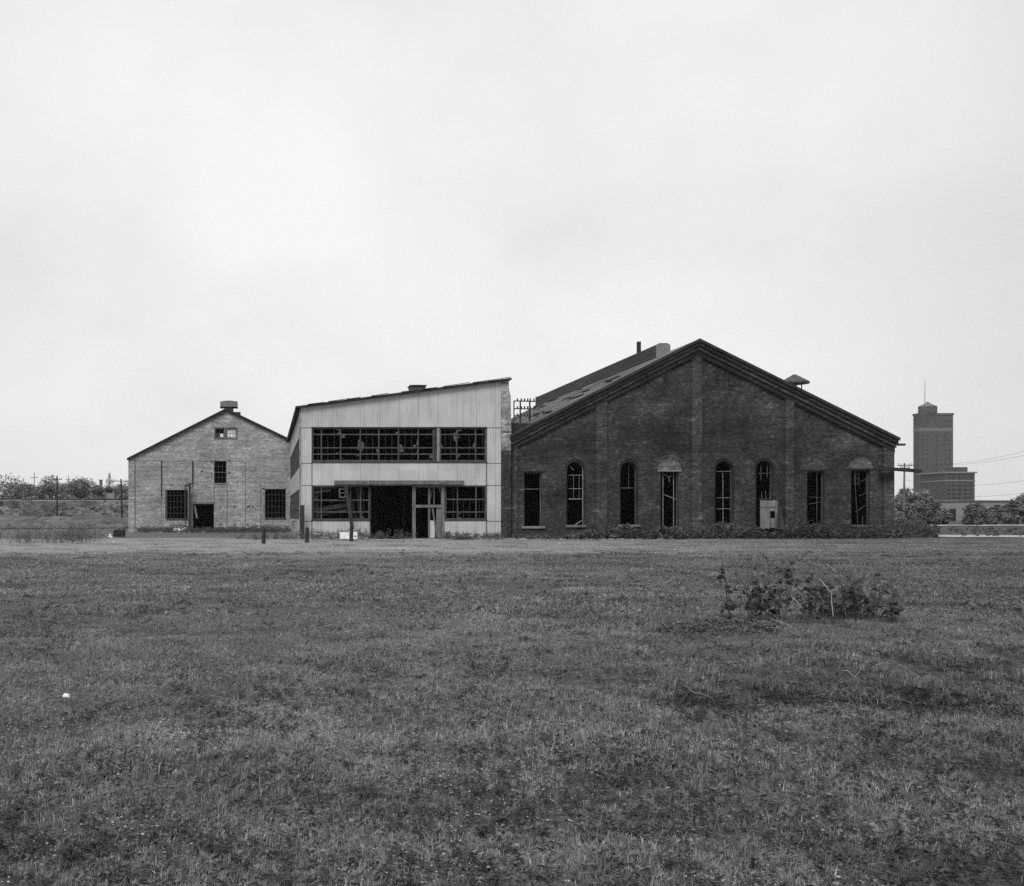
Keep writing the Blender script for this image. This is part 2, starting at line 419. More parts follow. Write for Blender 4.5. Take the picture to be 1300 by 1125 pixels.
def scatter(name, pts, c, mat_):
    """pts: (x, y, z, rot, scale)"""
    me = bpy.data.meshes.new(name); me.from_pydata([p[:3] for p in pts], [], [])
    a = me.attributes.new('rot', 'FLOAT_VECTOR', 'POINT'); a.data.foreach_set('vector', [q for p in pts for q in (0, 0, p[3])])
    a = me.attributes.new('scl', 'FLOAT', 'POINT'); a.data.foreach_set('value', [p[4] for p in pts])
    me.materials.append(mat_)
    o = bpy.data.objects.new(name, me); COL.objects.link(o)
    g = bpy.data.node_groups.new(name, 'GeometryNodeTree')
    g.interface.new_socket('Geometry', in_out='INPUT', socket_type='NodeSocketGeometry')
    g.interface.new_socket('Geometry', in_out='OUTPUT', socket_type='NodeSocketGeometry')
    n = g.nodes; l = g.links
    gi = n.new('NodeGroupInput'); go = n.new('NodeGroupOutput')
    ip = n.new('GeometryNodeInstanceOnPoints'); ci = n.new('GeometryNodeCollectionInfo')
    ci.inputs['Collection'].default_value = c; ci.inputs['Separate Children'].default_value = True; ci.inputs['Reset Children'].default_value = True
    ip.inputs['Pick Instance'].default_value = True
    ri = n.new('FunctionNodeRandomValue'); ri.data_type = 'INT'; ri.inputs['Max'].default_value = 50 if False else len(c.objects) - 1
    ri.inputs[4].default_value = 0; ri.inputs[5].default_value = len(c.objects) - 1
    r = n.new('GeometryNodeInputNamedAttribute'); r.data_type = 'FLOAT_VECTOR'; r.inputs['Name'].default_value = 'rot'
    s = n.new('GeometryNodeInputNamedAttribute'); s.data_type = 'FLOAT'; s.inputs['Name'].default_value = 'scl'
    e2r = n.new('FunctionNodeEulerToRotation')
    l.new(gi.outputs[0], ip.inputs['Points']); l.new(ci.outputs[0], ip.inputs['Instance'])
    l.new(ri.outputs[2], ip.inputs['Instance Index'])
    l.new(r.outputs['Attribute'], e2r.inputs[0]); l.new(e2r.outputs[0], ip.inputs['Rotation'])
    l.new(s.outputs['Attribute'], ip.inputs['Scale']); l.new(ip.outputs[0], go.inputs[0])
    md = o.modifiers.new('scatter', 'NODES'); md.node_group = g
    return o
def dn(x, y, s, o): return mnoise.noise((x * s, y * s, o))
pts = []
y = 2.6
while y < 16:
    n_ = int((y * 1.02 + 5) * .33 * 10)
    for _ in range(n_):
        yy = y + uni(0, .33); x = uni(-.27 * yy - 2.5, .76 * yy + 2.5)
        d = dn(x, yy, .5, 4.4) + .5 * dn(x, yy, 1.7, 9.1)
        if 4 < yy < 6.8 and x < 1.2 and dn(x, yy, 1.1, 2.2) < -.12 and rnd() < .55: continue
        hs = 1.0 + .7 * max(-.15, min(.9, dn(x, yy, .6, 1.3) * 1.4)) * .8
        hol = ss(3, 4.5, x) * math.exp(-((yy - 8.8) / .9) ** 2)
        pts.append((x, yy, gh(x, yy) - .005, uni(0, 6.28), hs * (1 + .5 * hol)))
    y += .33
tag(scatter('grass', pts, near, mt['blade']), 'rough uneven turf of short blades and small leaves in the foreground', 'grass', None, 'stuff')
pts = []; y = 15
while y < 71:
    n_ = int((y * 1.02 + 12) * 1.0 * (3.0 if y < 35 else 2.2))
    for _ in range(n_):
        yy = y + uni(0, 1); x = uni(-.27 * yy - 6, .76 * yy + 6)
        d = dn(x, yy, .16, 4.4) + .5 * dn(x, yy, .6, 9.1)
        if d < -.55 and rnd() < .2: continue
        if yy > 40 + 9 * dn(x, yy, .05, 8) + max(0, x - 2) * .9 and rnd() < .90: continue
        pts.append((x, yy, gh(x, yy) - .01, uni(0, 6.28), uni(.7, 1.2) + .5 * dn(x, yy, .3, 1.3)))
    y += 1
tag(scatter('grass', pts, mid, mt['blade']), 'mown dull field of grass stretching to the derelict buildings', 'grass', None, 'stuff')
# pale stones showing through the turf near the camera
mb = MB()
for k in range(11000):
    yy = 3.2 + rnd() ** 1.3 * 6; x = uni(-.27 * yy - 1, .62 * yy)
    if dn(x, yy, 1.1, 2.2) > -.02 + uni(-.25, .12): continue
    s_ = uni(.003, .010); z = gh(x, yy); c = Vector((x, yy, z + s_ * .4 + uni(0, .02)))
    vs = [c + Vector((uni(.6, 1.2) * s_ * math.cos(a), uni(.6, 1.2) * s_ * math.sin(a), 0)) for a in (0, 1.25, 2.5, 3.77, 5.0)] + [c + Vector((0, 0, s_ * .6)), c - Vector((0, 0, s_ * .7))]
    mb.add(vs, [(i, (i+1) % 5, 5) for i in range(5)] + [((i+1) % 5, i, 6) for i in range(5)])
tag(mb.build('gravel', mt['stone']), 'pale gravel specks showing through thin turf at the bottom left', 'gravel', None, 'stuff')

# ------------------------------------------------------------------ leafy plants
def leaf(mb, base, d, length, width):
    up = Vector((uni(-1, 1), uni(-1, 1), uni(.0, 1)))
    d = d.normalized(); r = d.cross(up)
    if r.length < .1: r = Vector((1, 0, 0))
    r = r.normalized() * width / 2; n = r.cross(d).normalized() * length * .12
    a, b = base + d * length * .4, base + d * length
    mb.add([base, a + r + n, b, a - r + n, a], [(0, 4, 1), (0, 3, 4), (4, 2, 1), (4, 3, 2)])
def rdir(zlo=-.3, zhi=.9):
    a = uni(0, 6.283); return Vector((math.cos(a), math.sin(a), uni(zlo, zhi))).normalized()
def stalky(mb, x, y, z, h, nl, ll, lw, lean=.3, mst=None, sr=.006):
    d = Vector((uni(-lean, lean), uni(-lean, lean), 1)) * h
    base = Vector((x, y, z)); mid_ = base + d * .5 + Vector((uni(-.1, .1), uni(-.1, .1), 0)) * h * .5; top = base + d
    (mst or mb).tube([base, mid_, top], [sr, sr * .8, sr * .4], 3, False)
    for k in range(nl):
        t = uni(.15, 1); p = base.lerp(mid_, t * 2) if t < .5 else mid_.lerp(top, t * 2 - 1)
        leaf(mb, p, rdir(-.4, .6), ll * uni(.6, 1.3), lw * uni(.7, 1.3))
# weeds along the foot of the brick warehouse and around
mb = MB()
for k in range(900):
    px = uni(652, 1150); d = .5 + .5 * mnoise.noise((px * .02, 0, 5))
    if px < 715: d *= .35
    elif px < 760: d *= .7
    if rnd() > d * 1.5: continue
    Y = Y0 - .35 - rnd() ** 1.8 * 2.6; x = fx(px, Y); stalky(mb, x, Y, gh(x, Y), uni(.25, 1.3) * max(.35, min(1.15, (d * 2.2 - .35))) * (1 if px > 740 else .6), 18, .24, .16, .5)
tag(mb.build('weeds', mt['weed']), 'tangled leafy weeds along the foot of the dark brick warehouse', 'weeds', None, 'stuff')
mb = MB()
for k in range(190):
    px = uni(1138, 1190); Y = uni(72, 86); x = fx(px, Y)
    stalky(mb, x, Y, gh(x, Y), uni(.4, 1.3) * (1.2 - (px - 1138) / 100), 18, .22, .12, .4)
for k in range(420):
    Y = uni(78, 118); x = uni(46, 47 + .72 * Y * .9)
    stalky(mb, x, Y, gh(x, Y), uni(.15, .5), 10, .25, .12, .5)
tag(mb.build('weeds', mt['weed']), 'low weeds spreading beyond the right corner of the brick warehouse', 'weeds', None, 'stuff')
mb = MB()
for k in range(520):
    px = random.choice([uni(383, 470), uni(300, 384), uni(562, 640), uni(470, 530)]); Y = Y0 - .3 - rnd() * 4
    if 470 < px < 530 and rnd() < .75: continue
    if px < 384 and rnd() < .6: continue
    x = fx(px, Y); hh = uni(.25, .75) if px > 375 else uni(.08, .45)
    if px > 540: hh *= .75
    stalky(mb, x, Y, gh(x, Y), hh, 11, .2, .04, .45)
tag(mb.build('weeds', mt['weed_light']), 'grassy weeds along the foot of the corrugated workshop', 'weeds', None, 'stuff')
mb = MB()
for k in range(700):
    px = uni(175, 372); Y = YL - .4 - rnd() * 7; x = fx(px, Y); stalky(mb, x, Y, gh(x, Y), uni(.1, .55) * (1.4 if px > 320 else 1), 9, .26, .06, .5)
tag(mb.build('weeds', mt['weed_light']), 'thin weeds along the foot of the pale painted brick workshop', 'weeds', None, 'stuff')
mb = MB()
for k in range(300):
    c_ = random.choice((62, 92, 92, 104, 30, -20)); px = c_ + random.gauss(0, 13); Y = uni(57, 74); x = fx(px, Y)
    if px > 140: continue
    hh = uni(.3, .8) + (.45 if abs(px - 98) < 12 and rnd() < .5 else 0)
    stalky(mb, x, Y, gh(x, Y), hh, 12, .16, .03, .25)
tag(mb.build('tall_weeds', mt['weed']), 'clumps of tall thin weeds standing in the field at the far left', 'weeds', None, 'stuff')

# shrub of cut sprouts in the field
c0 = P(1004, 790, 15.0)
sh = thing('shrub', (c0.x, 15.0, gh(c0.x, 15)), 'low straggly broad leaved shrub growing alone in the right of the field', 'shrub')
lv = MB(); st = MB()
for k in range(80):
    u = rnd() * 1.08; x = c0.x + (-.95 + 2.1 * u) + uni(-.1, .1); Y = 15 + uni(-.45, .5); z = gh(x, Y) - .02
    h = (.95 if u < .45 else .65) * uni(.5, 1.1)
    d = Vector((uni(-.35, .35), uni(-.35, .35), 1)) * h; b = Vector((x, Y, z)); t_ = b + d
    mdp = b + d * .5 + Vector((uni(-.06, .06), uni(-.06, .06), 0)); st.tube([b, mdp, t_], [.007, .006, .003], 4, False)
    for j in range(int(uni(5, 11))):
        t = uni(.2, 1) ; p = b.lerp(mdp, t * 2) if t < .5 else mdp.lerp(t_, t * 2 - 1)
        L = uni(.05, .14); leaf(lv, p, rdir(-.7, .5), L, L * .85)
lv.build('foliage', mt['bigleaf'], sh); st.build('stems', mt['bark'], sh)
mb = MB()
for a, b in (((1005, 758), (1018, 772)), ((1056, 750), (1058, 783)), ((978, 786), (1018, 803)), ((1040, 735), (1054, 752))):
    pa = P(*a, 14.4); pb = P(*b, 14.1); mb.tube([pa, (pa + pb) / 2 + Vector((0, .03, .03)), pb], [.005, .007, .004], 5)
mb.build_each('dead_stem', mt['twig'], sh)
# heap of cut leaves left of the shrub
mb = MB()
for k in range(900):
    px = 840 + 150 * rnd(); Y = 14.0 + random.gauss(0, .35); x = fx(px, Y); t = 1 - abs((px - 900) / 90) ** 2 * .5
    b = Vector((x, Y, gh(x, Y) + uni(0, .11) * max(.2, t))); L = uni(.03, .09); leaf(mb, b, rdir(-.4, .5), L, L * .7)
tag(mb.build('cut_brush', mt['bigleaf']), 'flat heap of cut leafy brush lying left of the shrub', 'brush', None, 'stuff')
mb = MB()
for k in range(260):
    px = 840 + 150 * rnd(); Y = 14.0 + random.gauss(0, .35); x = fx(px, Y)
    b = Vector((x, Y, gh(x, Y) + uni(.02, .12))); L = uni(.03, .07); leaf(mb, b, rdir(-.4, .5), L, L * .5)
tag(mb.build('dead_leaves', mt['deadleaf']), 'pale dry leaves strewn over the cut brush heap', 'leaves', None, 'stuff')
# dark leafy growth in the hollow
mb = MB()
for k in range(1500):
    px = random.choice([uni(860, 1010), uni(860, 1010), uni(1010, 1190), uni(1150, 1300)]); Y = 8.9 + random.gauss(0, .35); x = fx(px, Y)
    if dn(x, Y, 1.6, 6.6) < -.12: continue
    stalky(mb, x, Y, gh(x, Y), uni(.03, .12), 6, .05, .018, .6, None, .0018)
for k in range(2600):
    Y = 3.6 + rnd() ** 1.2 * 5; x = uni(-.2 * Y, .76 * Y)
    if dn(x, Y, .9, 16.6) < .14: continue
    stalky(mb, x, Y, gh(x, Y), uni(.03, .08), 7, .04, .013, .6, None, .0014)
for k in range(1900):
    Y = 4.2 + rnd() ** 1.5 * 40; x = uni(-.27 * Y, .76 * Y); R_ = uni(.03, .11) * (1 + Y * .03)
    if dn(x, Y, .35, 41.3) < uni(-.35, .1): continue
    for j in range(5): stalky(mb, x + uni(-1, 1) * R_, Y + uni(-1, 1) * R_, gh(x, Y), uni(.03, .085), 7, .030 * (1 + Y * .02), .013 * (1 + Y * .02), .6, None, .0018)
tag(mb.build('ground_cover', mt['clump']), 'darker leafy weeds creeping through the foreground turf', 'weeds', None, 'stuff')
mb = MB()
for k in range(15000):
    Y = 3.4 + rnd() ** 1.4 * 11; x = uni(-.27 * Y - .5, .76 * Y + .5)
    if dn(x, Y, .5, 33.3) + .5 * dn(x, Y, 2.2, 3.3) < uni(-.1, .35): continue
    a = uni(0, 6.283); L = uni(.015, .055); z = gh(x, Y) + uni(.02, .06)
    p = Vector((x, Y, z)); d = Vector((math.cos(a) * L, math.sin(a) * L, uni(-.3, .7) * L)); w = Vector((-math.sin(a), math.cos(a), .4)) * uni(.0008, .0016)
    mb.add([p - w, p + w, p + d + w, p + d - w], [(0, 1, 2, 3)])
tag(mb.build('dry_straw', mt['deadleaf']), 'bleached dry straw lying over the turf', 'straw', None, 'stuff')
def stick(a, b, Y, r, label, bend=.03, name='stick', m='twig'):
    pa = P(*a, Y); pb = P(*b, Y)
    pa.z = max(pa.z, gh(pa.x, Y) + .05); pb.z = gh(pb.x, Y) + .03 if pb.z < gh(pb.x, Y) + .03 else pb.z
    n = 6; pts = []
    for k in range(n + 1):
        t = k / n; pts.append(pa.lerp(pb, t) + Vector((0, uni(-1, 1) * bend, uni(-.4, 1) * bend)))
    r *= .6; mb = MB().tube(pts, [r * (1 - .5 * k / n) for k in range(n + 1)], 6)
    q = pts[3]; mb.tube([q, q + Vector((uni(-.1, .1), -.05, .09))], [r * .5, r * .2], 5)
    return tag(mb.build(name, mt[m], None, True), label, 'stick')
stick((870, 872), (908, 893), 8.7, .007, 'thin pale stick slanting into the hollow at the left end of the dark growth')
stick((1072, 853), (1100, 870), 9.4, .012, 'thick bleached branch slanting down in the turf right of the hollow')
stick((1143, 877), (1196, 880), 8.9, .008, 'long dark twig lying flat in the turf near the right edge', .01, 'stick', 'wood_dark')
stick((1120, 882), (1160, 896), 8.4, .005, 'thin pale twig just below the long dark twig near the right edge')
stick((1097, 853), (1122, 857), 9.6, .006, 'short dark twig beside the thick bleached branch', .01, 'stick', 'wood_dark')
stick((898, 995), (914, 1012), 5.8, .006, 'forked pale twig in the foreground turf below the field centre')
stick((990, 985), (995, 972), 6.3, .005, 'short upright pale twig at the bottom of the field')
stick((985, 785), (1000, 800), 13.4, .012, 'pale cut stick poking out of the brush heap')
mb = MB(); zq = gh(-1.75, 9); mb.add([(-1.79, 8.96, zq + .01), (-1.71, 8.94, zq + .01), (-1.70, 9.02, zq + .02), (-1.78, 9.03, zq + .01), (-1.785, 8.97, zq + .05), (-1.715, 8.95, zq + .065), (-1.71, 9.01, zq + .055), (-1.775, 9.02, zq + .07)], [(0,3,2,1),(4,5,6,7),(0,1,5,4),(1,2,6,5),(2,3,7,6),(3,0,4,7)])
mb.v = [(-1.75 + (v[0] + 1.75) * .75, 9 + (v[1] - 9) * .8, zq + (v[2] - zq) * .6) for v in mb.v]
tag(mb.build('scrap_block', mt['white']), 'small white scrap block lying in the grass at lower left', 'scrap')

# ------------------------------------------------------------------ dark brick warehouse (right)
BX0, BX1, AP = fx(650), fx(1136), fx(886)
ZE, ZR, ZA = fz(553), fz(557), fz(433)
BY1 = 114.0
W = thing('brick_warehouse', (AP, Y0, 0), 'large derelict warehouse of dark sooty brick with a wide gable and eight tall openings', 'building')
openings = [  # x0, x1, sill, top, kind
    (666, 688.5, 668, 599, 'flat'), (720.5, 742.5, 666.5, 585.5, 'arch'), (788.5, 809.5, 666, 586, 'arch'), (839.5, 862.5, 669, 597.5, 'flat'),
    (909, 931.5, 664, 585.5, 'arch'), (961, 982.5, 669, 584.5, 'arch'), (1026, 1048, 666, 597.5, 'flat'), (1082, 1106, 666, 596, 'flat')]
holes = []
for a, b, s_, t_, k in openings:
    x0, x1, z0, z1 = fx(a), fx(b), fz(s_), fz(t_)
    holes.append(arch(x0, x1, z0, z1) if k == 'arch' else rect(x0, x1, z0, z1))
YP = Y0 + .14                                         # face of the recessed panels
slopeL = (ZA - ZE) / (AP - BX0); slopeR = (ZA - ZR) / (BX1 - AP)
def rake(x, drop=0): return (ZA - (AP - x) * slopeL if x < AP else ZA - (x - AP) * slopeR) - drop
outer = [(BX0, -.3), (BX1, -.3), (BX1, rake(BX1, .12)), (AP, rake(AP, .12)), (BX0, rake(BX0, .12))]
MB().prism(outer, YP, YP + .5, holes).build('gable_wall', mt['brick_dark'], W)
# pilasters and plinth
def pil(a, b, proud=.14):
    x0, x1 = fx(a), fx(b); top = min(rake(x0), rake(x1)) - .7
    MB().prism([(x0, -.3), (x1, -.3), (x1, rake(x1, .75)), (x0, rake(x0, .75))], YP - proud, YP - .002).build('pilaster', mt['brick_trim'], W)
pil(652, 657); pil(757, 771); pil(878.5, 891.5); pil(997.5, 1008); pil(1122, 1135.5)
def rakeband(d0, d1, y, name, m, ext=0):
    o = [(BX0 - ext, rake(BX0 - ext, d1)), (AP, rake(AP, d1)), (BX1 + ext, rake(BX1 + ext, d1)), (BX1 + ext, rake(BX1 + ext, d0)), (AP, rake(AP, d0)), (BX0 - ext, rake(BX0 - ext, d0))]
    mb = MB().prism(o, y, YP - .001); return mb.build(name, m, W)
rakeband(.05, .34, YP - .38, 'cornice', mt['cornice'], .12)
rakeband(.345, .62, YP - .26, 'cornice', mt['brick_trim'], .05)
rakeband(.625, .98, YP - .16, 'cornice', mt['cornice'])
# stepped corbels under the rake
mb = MB(); x = BX0 + .3
while x < BX1 - .3:
    mb.prism([(x, rake(x, .985)), (x + .11, rake(x + .11, .985)), (x + .11, rake(x + .11, 1.12)), (x, rake(x, 1.12))], YP - .10, YP - .003); x += .30
mb.build('corbel_row', mt['cornice'], W)
MB().box(BX1 - .5, BX1, YP + .51, BY1, -.3, rake(BX1, .13)).build('side_wall', mt['brick_dark'], W)
MB().box(BX0, BX0 + .5, YP + .51, BY1, -.3, rake(BX0, .13)).build('side_wall', mt['brick_dark'], W)
MB().prism([(BX0 + .51, -.3), (BX1 - .51, -.3), (BX1 - .51, rake(BX1, .3)), (AP, rake(AP, .12)), (BX0 + .51, rake(BX0, .3))], BY1 - .5, BY1).build('back_wall', mt['brick_dark'], W)
MB().prism([(BX0 + .6, -.1), (BX1 - .6, -.1), (BX1 - .6, rake(BX1, .4)), (AP, rake(AP, .35)), (BX0 + .6, rake(BX0, .4))], 90, 90.3).build('shade_backing', mt['inner'], W)  # dark backing added across the inside to keep the openings black
MB().box(BX0 + .52, BX0 + .56, YP + .52, 90, -.1, rake(BX0, .3)).box(BX1 - .56, BX1 - .52, YP + .52, 90, -.1, rake(BX1, .3)).box(BX0 + .57, BX1 - .57, YP + .52, 90, -.1, .06).build('shade_lining', mt['inner'], W)  # dark lining added so the inner faces throw back little light
e = .2
rf = MB().prism([(BX0 - e, rake(BX0 - e, .04)), (AP, rake(AP, .04)), (BX1 + e, rake(BX1 + e, .04)), (BX1 + e, rake(BX1 + e, -.10)), (AP, rake(AP, -.10)), (BX0 - e, rake(BX0 - e, -.10))], YP - .45, BY1 + .3).build('roof', mt['roof'], W)
mb = MB()
mb.prism([(BX0 - e, rake(BX0 - e, .07)), (AP, rake(AP, .07)), (BX1 + e, rake(BX1 + e, .07)), (BX1 + e, rake(BX1 + e, -.14)), (AP, rake(AP, -.14)), (BX0 - e, rake(BX0 - e, -.14))], YP - .475, YP - .452)
mb.build('verge_board', mt['roof_edge'], rf)
# lapped sheets on the visible slope: long ridges and lifted edges
mb = MB(); yb = YP + .6
while yb < BY1 - .5:
    a = Vector((BX0, yb, rake(BX0, -.115))); b = Vector((AP - .9, yb, rake(AP - .9, -.115))); mb.bar(a, b, .05, .02); yb += uni(.8, 1.1)
for k in range(24):
    x = uni(BX0 + 1, AP - 2); y_ = uni(YP + .3, BY1 - 6); mb.bar((x, y_, rake(x, -.13)), (x + uni(-.2, .2), y_ + uni(1, 4), rake(x, -.15)), .3, .02)
mb.build('roof_seams', mt['roof'], rf)
MB().box(BX1 + .1, BX1 + .58, YP - .45, YP - .2, rake(BX1 + .45, .28), rake(BX1 + .45, .14)).build('gutter_end', mt['roof_edge'], W)
# ridge ventilator
VY0 = 78.5; vx0, vx1 = fx(833, VY0) , fx(850.5, VY0); vzt = fz(436, VY0); vzb = rake(vx0) + .05
vc = (vx0 + vx1) / 2
vn = MB().prism([(vx0, vzb + .25), (vx1, vzb + .25), (vx1, vzt - .14), (vc + .3, vzt), (vc - .3, vzt), (vx0, vzt - .14)], VY0 + .02, BY1 - .6).build('ridge_ventilator', mt['vent_side'], rf)
vn['label'] = 'long box ventilator along the ridge, side coloured as shaded and end plate as lit'
MB().prism([(vx0 - .25, vzb), (vx1 + .25, vzb), (vx1 + .0, vzb + .245), (vx0 - .0, vzb + .245)], VY0 + .1, BY1 - .6).build('ventilator_skirt', mt['roof_edge'], rf)
MB().prism([(vx0 - .02, vzb), (vx1 + .02, vzb), (vx1 + .02, vzt - .12), (vc + .3, vzt + .02), (vc - .3, vzt + .02), (vx0 - .02, vzt - .12)], VY0 - .05, VY0).build('ventilator_end', mt['vent_end'], rf)
MB().box(vx0 - .02, vx1 + .02, BY1 - .59, BY1 - .5, vzb, vzt).build('ventilator_end', mt['vent_end'], rf)
pv = P(811, 440, 83); MB().tube([(pv.x, 83, pv.z - 1.2), (pv.x, 83, fz(434, 83))], .17, 12).build('stack_pipe', mt['iron'], rf)
pv = P(706, 500, 108); MB().tube([(pv.x, 108, pv.z - .4), (pv.x - .15, 108, pv.z + .5)], .05, 6).build('stack_pipe', mt['iron'], rf)
# conical vent cap on struts on the right slope
CY = 79.0; ct = P(1008.5, 475.5, CY); cb_ = fz(485.3, CY); rr = 17.5 * CY / F
mb = MB(); n = 20
ring = [(ct.x + rr * math.cos(2*math.pi*k/n), CY + rr * math.sin(2*math.pi*k/n), cb_) for k in range(n)]
ring2 = [(a, b, c - .13) for a, b, c in ring]; apx = [(ct.x + .10 * math.cos(2*math.pi*k/n), CY + .10 * math.sin(2*math.pi*k/n), ct.z) for k in range(n)]
mb.add(ring + ring2 + apx, [(k, (k+1) % n, n + (k+1) % n, n + k) for k in range(n)] + [(k, 2*n+k, 2*n+(k+1) % n, (k+1) % n) for k in range(n)] + [tuple(range(2*n, 3*n)), tuple(range(n, 2*n))])
cv = mb.build('vent_cap', mt['frame'], rf)
mb = MB()
for k in range(7):
    a = 2 * math.pi * k / 7; x, y_ = ct.x + rr * .5 * math.cos(a), CY + rr * .5 * math.sin(a); mb.tube([(x, y_, cb_ - .1), (ct.x + rr * .62 * math.cos(a), CY + rr * .62 * math.sin(a), rake(x) - .2)], .035, 5)
mb.build_each('strut', mt['iron'], cv)
MB().tube([(ct.x, CY, rake(ct.x) - .3), (ct.x, CY, rake(ct.x) + .9)], .55, 16).build('vent_collar', mt['iron'], cv)
# little flat roofed link in the valley beside the pier, with its black eave
lk = MB().prism([(fx(646.5), fz(536)), (fx(681), fz(536)), (fx(676), fz(548)), (fx(650), fz(549))], Y0 + .9, Y0 + 9).build('valley_gutter_box', mt['roof_edge'], W)
MB().box(fx(649), fx(684), Y0 + 1.0, Y0 + 9, fz(535.8), fz(535.8) + .06).build('valley_roof', mt['roof'], W)
# windows
def arch_ring(mb, x0, x1, ztop, zb, w, y0, y1):
    r = (x1 - x0) / 2; cx = (x0 + x1) / 2; zc = ztop - r; n = 16
    o = [(cx + (r + w) * math.cos(math.pi*k/n), zc + (r + w) * math.sin(math.pi*k/n)) for k in range(n+1)]
    i = [(cx + r * math.cos(math.pi*k/n), zc + r * math.sin(math.pi*k/n)) for k in range(n, -1, -1)]
    mb.prism([(x1, zb), (x1 + w, zb)] + o + [(x0 - w, zb), (x0, zb)] + i, y0, y1)
def pole_bar(mb, a, b, Y, w=.05):
    w *= .7
    mb.bar(P(*a, Y), P(*b, Y), w, w)
names = ['window'] * 8
winlab = ['first opening from the left with a pale stone sill', 'round headed window with pale sash left in its upper half', None, 'opening with a pale lintel and bent scrap hanging in it',
          'round headed window with a broken upright muntin', 'round headed window with a plank door leaning in its lower half', None, 'rightmost opening with a broken muntin grid']
for i, (a, b, s_, t_, k) in enumerate(openings):
    x0, x1, z0, z1 = fx(a), fx(b), fz(s_), fz(t_); wd = x1 - x0; yf = YP + .22
    fr = MB()
    trim = MB()
    if k == 'arch':
        arch_ring(trim, x0, x1, z1, z0, .09, YP - .03, YP - .002)
        r = wd / 2; cx = (x0 + x1) / 2; zc = z1 - r; n = 14
        ins = .055
        o = [(cx + (r-.004) * math.cos(math.pi*q/n), zc + (r-.004) * math.sin(math.pi*q/n)) for q in range(n+1)]
        ii = [(cx + (r-ins) * math.cos(math.pi*q/n), zc + (r-ins) * math.sin(math.pi*q/n)) for q in range(n, -1, -1)]
        zb = z0 + .03 if i != 5 else fz(634)
        fr.prism([(x1-ins, zb), (x1-.004, zb)] + o + [(x0+.004, zb), (x0+ins, zb)] + ii, yf, yf + .09)
        win = fr.build('window', mt['frame_pale'] if i == 1 else mt['frame'], W)
        trim.build('arch_ring', mt['cornice'], win)
        hood = MB(); arch_ring(hood, x0 - .20, x1 + .20, z1 + .20, fz(603), .09, YP - .05, YP - .003); hood.build('hood_mould', mt['brick_trim'], win)
    else:
        fr.box(x0 + .004, x0 + .07, yf, yf + .1, z0, z1 - .004).box(x1 - .07, x1 - .004, yf, yf + .1, z0, z1 - .004).box(x0 + .07, x1 - .07, yf + .01, yf + .09, z1 - .11, z1 - .004)
        win = fr.build('window', mt['frame'], W)
        cx = (x0 + x1) / 2; r = wd / 2 + .22; zc = z1 + .05
        seg = [(cx + r * math.cos(math.pi*q/16), zc + r * .92 * math.sin(math.pi*q/16)) for q in range(17)]
        MB().prism(seg, YP - .035, YP - .002).build('arch_infill', mt['brick_infill'] if i in (3, 7) else mt['brick_trim'], win)
        ring = MB(); n = 16
        for w_, q0, q1 in ((.10, 0.03, -.05), (.10, .17, -.03)):
            oo = [(cx + (r+q0+w_) * math.cos(math.pi*q/n), zc + (r*.92+q0+w_) * math.sin(math.pi*q/n)) for q in range(n+1)]
            io = [(cx + (r+q0) * math.cos(math.pi*q/n), zc + (r*.92+q0) * math.sin(math.pi*q/n)) for q in range(n, -1, -1)]
            ring.prism(oo + io, YP + q1, YP - .001)
        ring.build('hood_mould', mt['brick_trim'], win)
        if i == 3: MB().box(x0 - .22, x1 + .22, YP - .06, YP + .1, z1 - .06, z1 + .045).build('lintel', mt['sill'], win)
        else: MB().box(x0 - .1, x1 + .1, YP - .01, YP + .1, z1 - .035, z1 + .045).build('lintel', mt['iron'], win)
    if winlab[i]: win['label'] = winlab[i]
    if i != 5:
        sx = .2 if i in (0, 2, 3) else .1
        MB().box(x0 - sx, x1 + sx, YP - .13, YP + .2, z0 - .16, z0 - .004).build('sill', mt['sill'] if i == 0 else mt['brick_trim'] if i > 3 else mt['wood'], win)
    mu = MB(); Yf = yf
    if i == 0: pole_bar(mu, (666, 621), (688, 621), Yf + .05, .07); pole_bar(mu, (686, 635), (687, 668), Yf, .06)
    if i == 1:
        for yy in (603.3, 620.5, 633.5): pole_bar(mu, (722, yy), (741, yy), Yf + .05, .05 if yy < 630 else .09)
        pole_bar(mu, (728, 604), (728, 633), Yf + .05, .025); pole_bar(mu, (735, 604), (735, 633), Yf + .05, .025)
        pole_bar(mu, (724, 592), (728, 597), Yf + .05, .05); pole_bar(mu, (728, 668), (738, 661), Yf + .1, .08)
    if i == 2: pole_bar(mu, (789, 619.5), (809, 619.5), Yf + .05, .05); pole_bar(mu, (798, 588), (798, 619), Yf + .05, .02); pole_bar(mu, (808, 633), (808, 665), Yf + .02, .05)
    if i == 3:
        for q in (((855, 598), (855, 668)), ((843, 628), (858, 634)), ((843, 602), (849, 606)), ((848, 606), (852, 604)), ((849, 606), (850, 612)), ((841.5, 600), (841.5, 668))): pole_bar(mu, *q, Yf + .05, .06)
    if i == 4:
        for q in (((917.5, 600), (918, 664)), ((910, 598.5), (930, 598.5)), ((910, 632), (930, 632)), ((910, 646), (930, 646))): pole_bar(mu, *q, Yf + .05, .045)
    if i == 5:
        for q in (((963, 633.5), (982, 633.5)), ((967, 624), (967, 633)), ((972, 623), (972, 633)), ((977, 625), (977, 633)), ((966, 590), (966, 610)), ((974, 589), (974, 606)), ((963, 601), (981, 601))): pole_bar(mu, *q, Yf + .05, .04)
    if i == 6:
        for q in (((1027, 631), (1047, 632)), ((1027, 640), (1047, 637)), ((1037, 600), (1037, 664))): pole_bar(mu, *q, Yf + .05, .03)
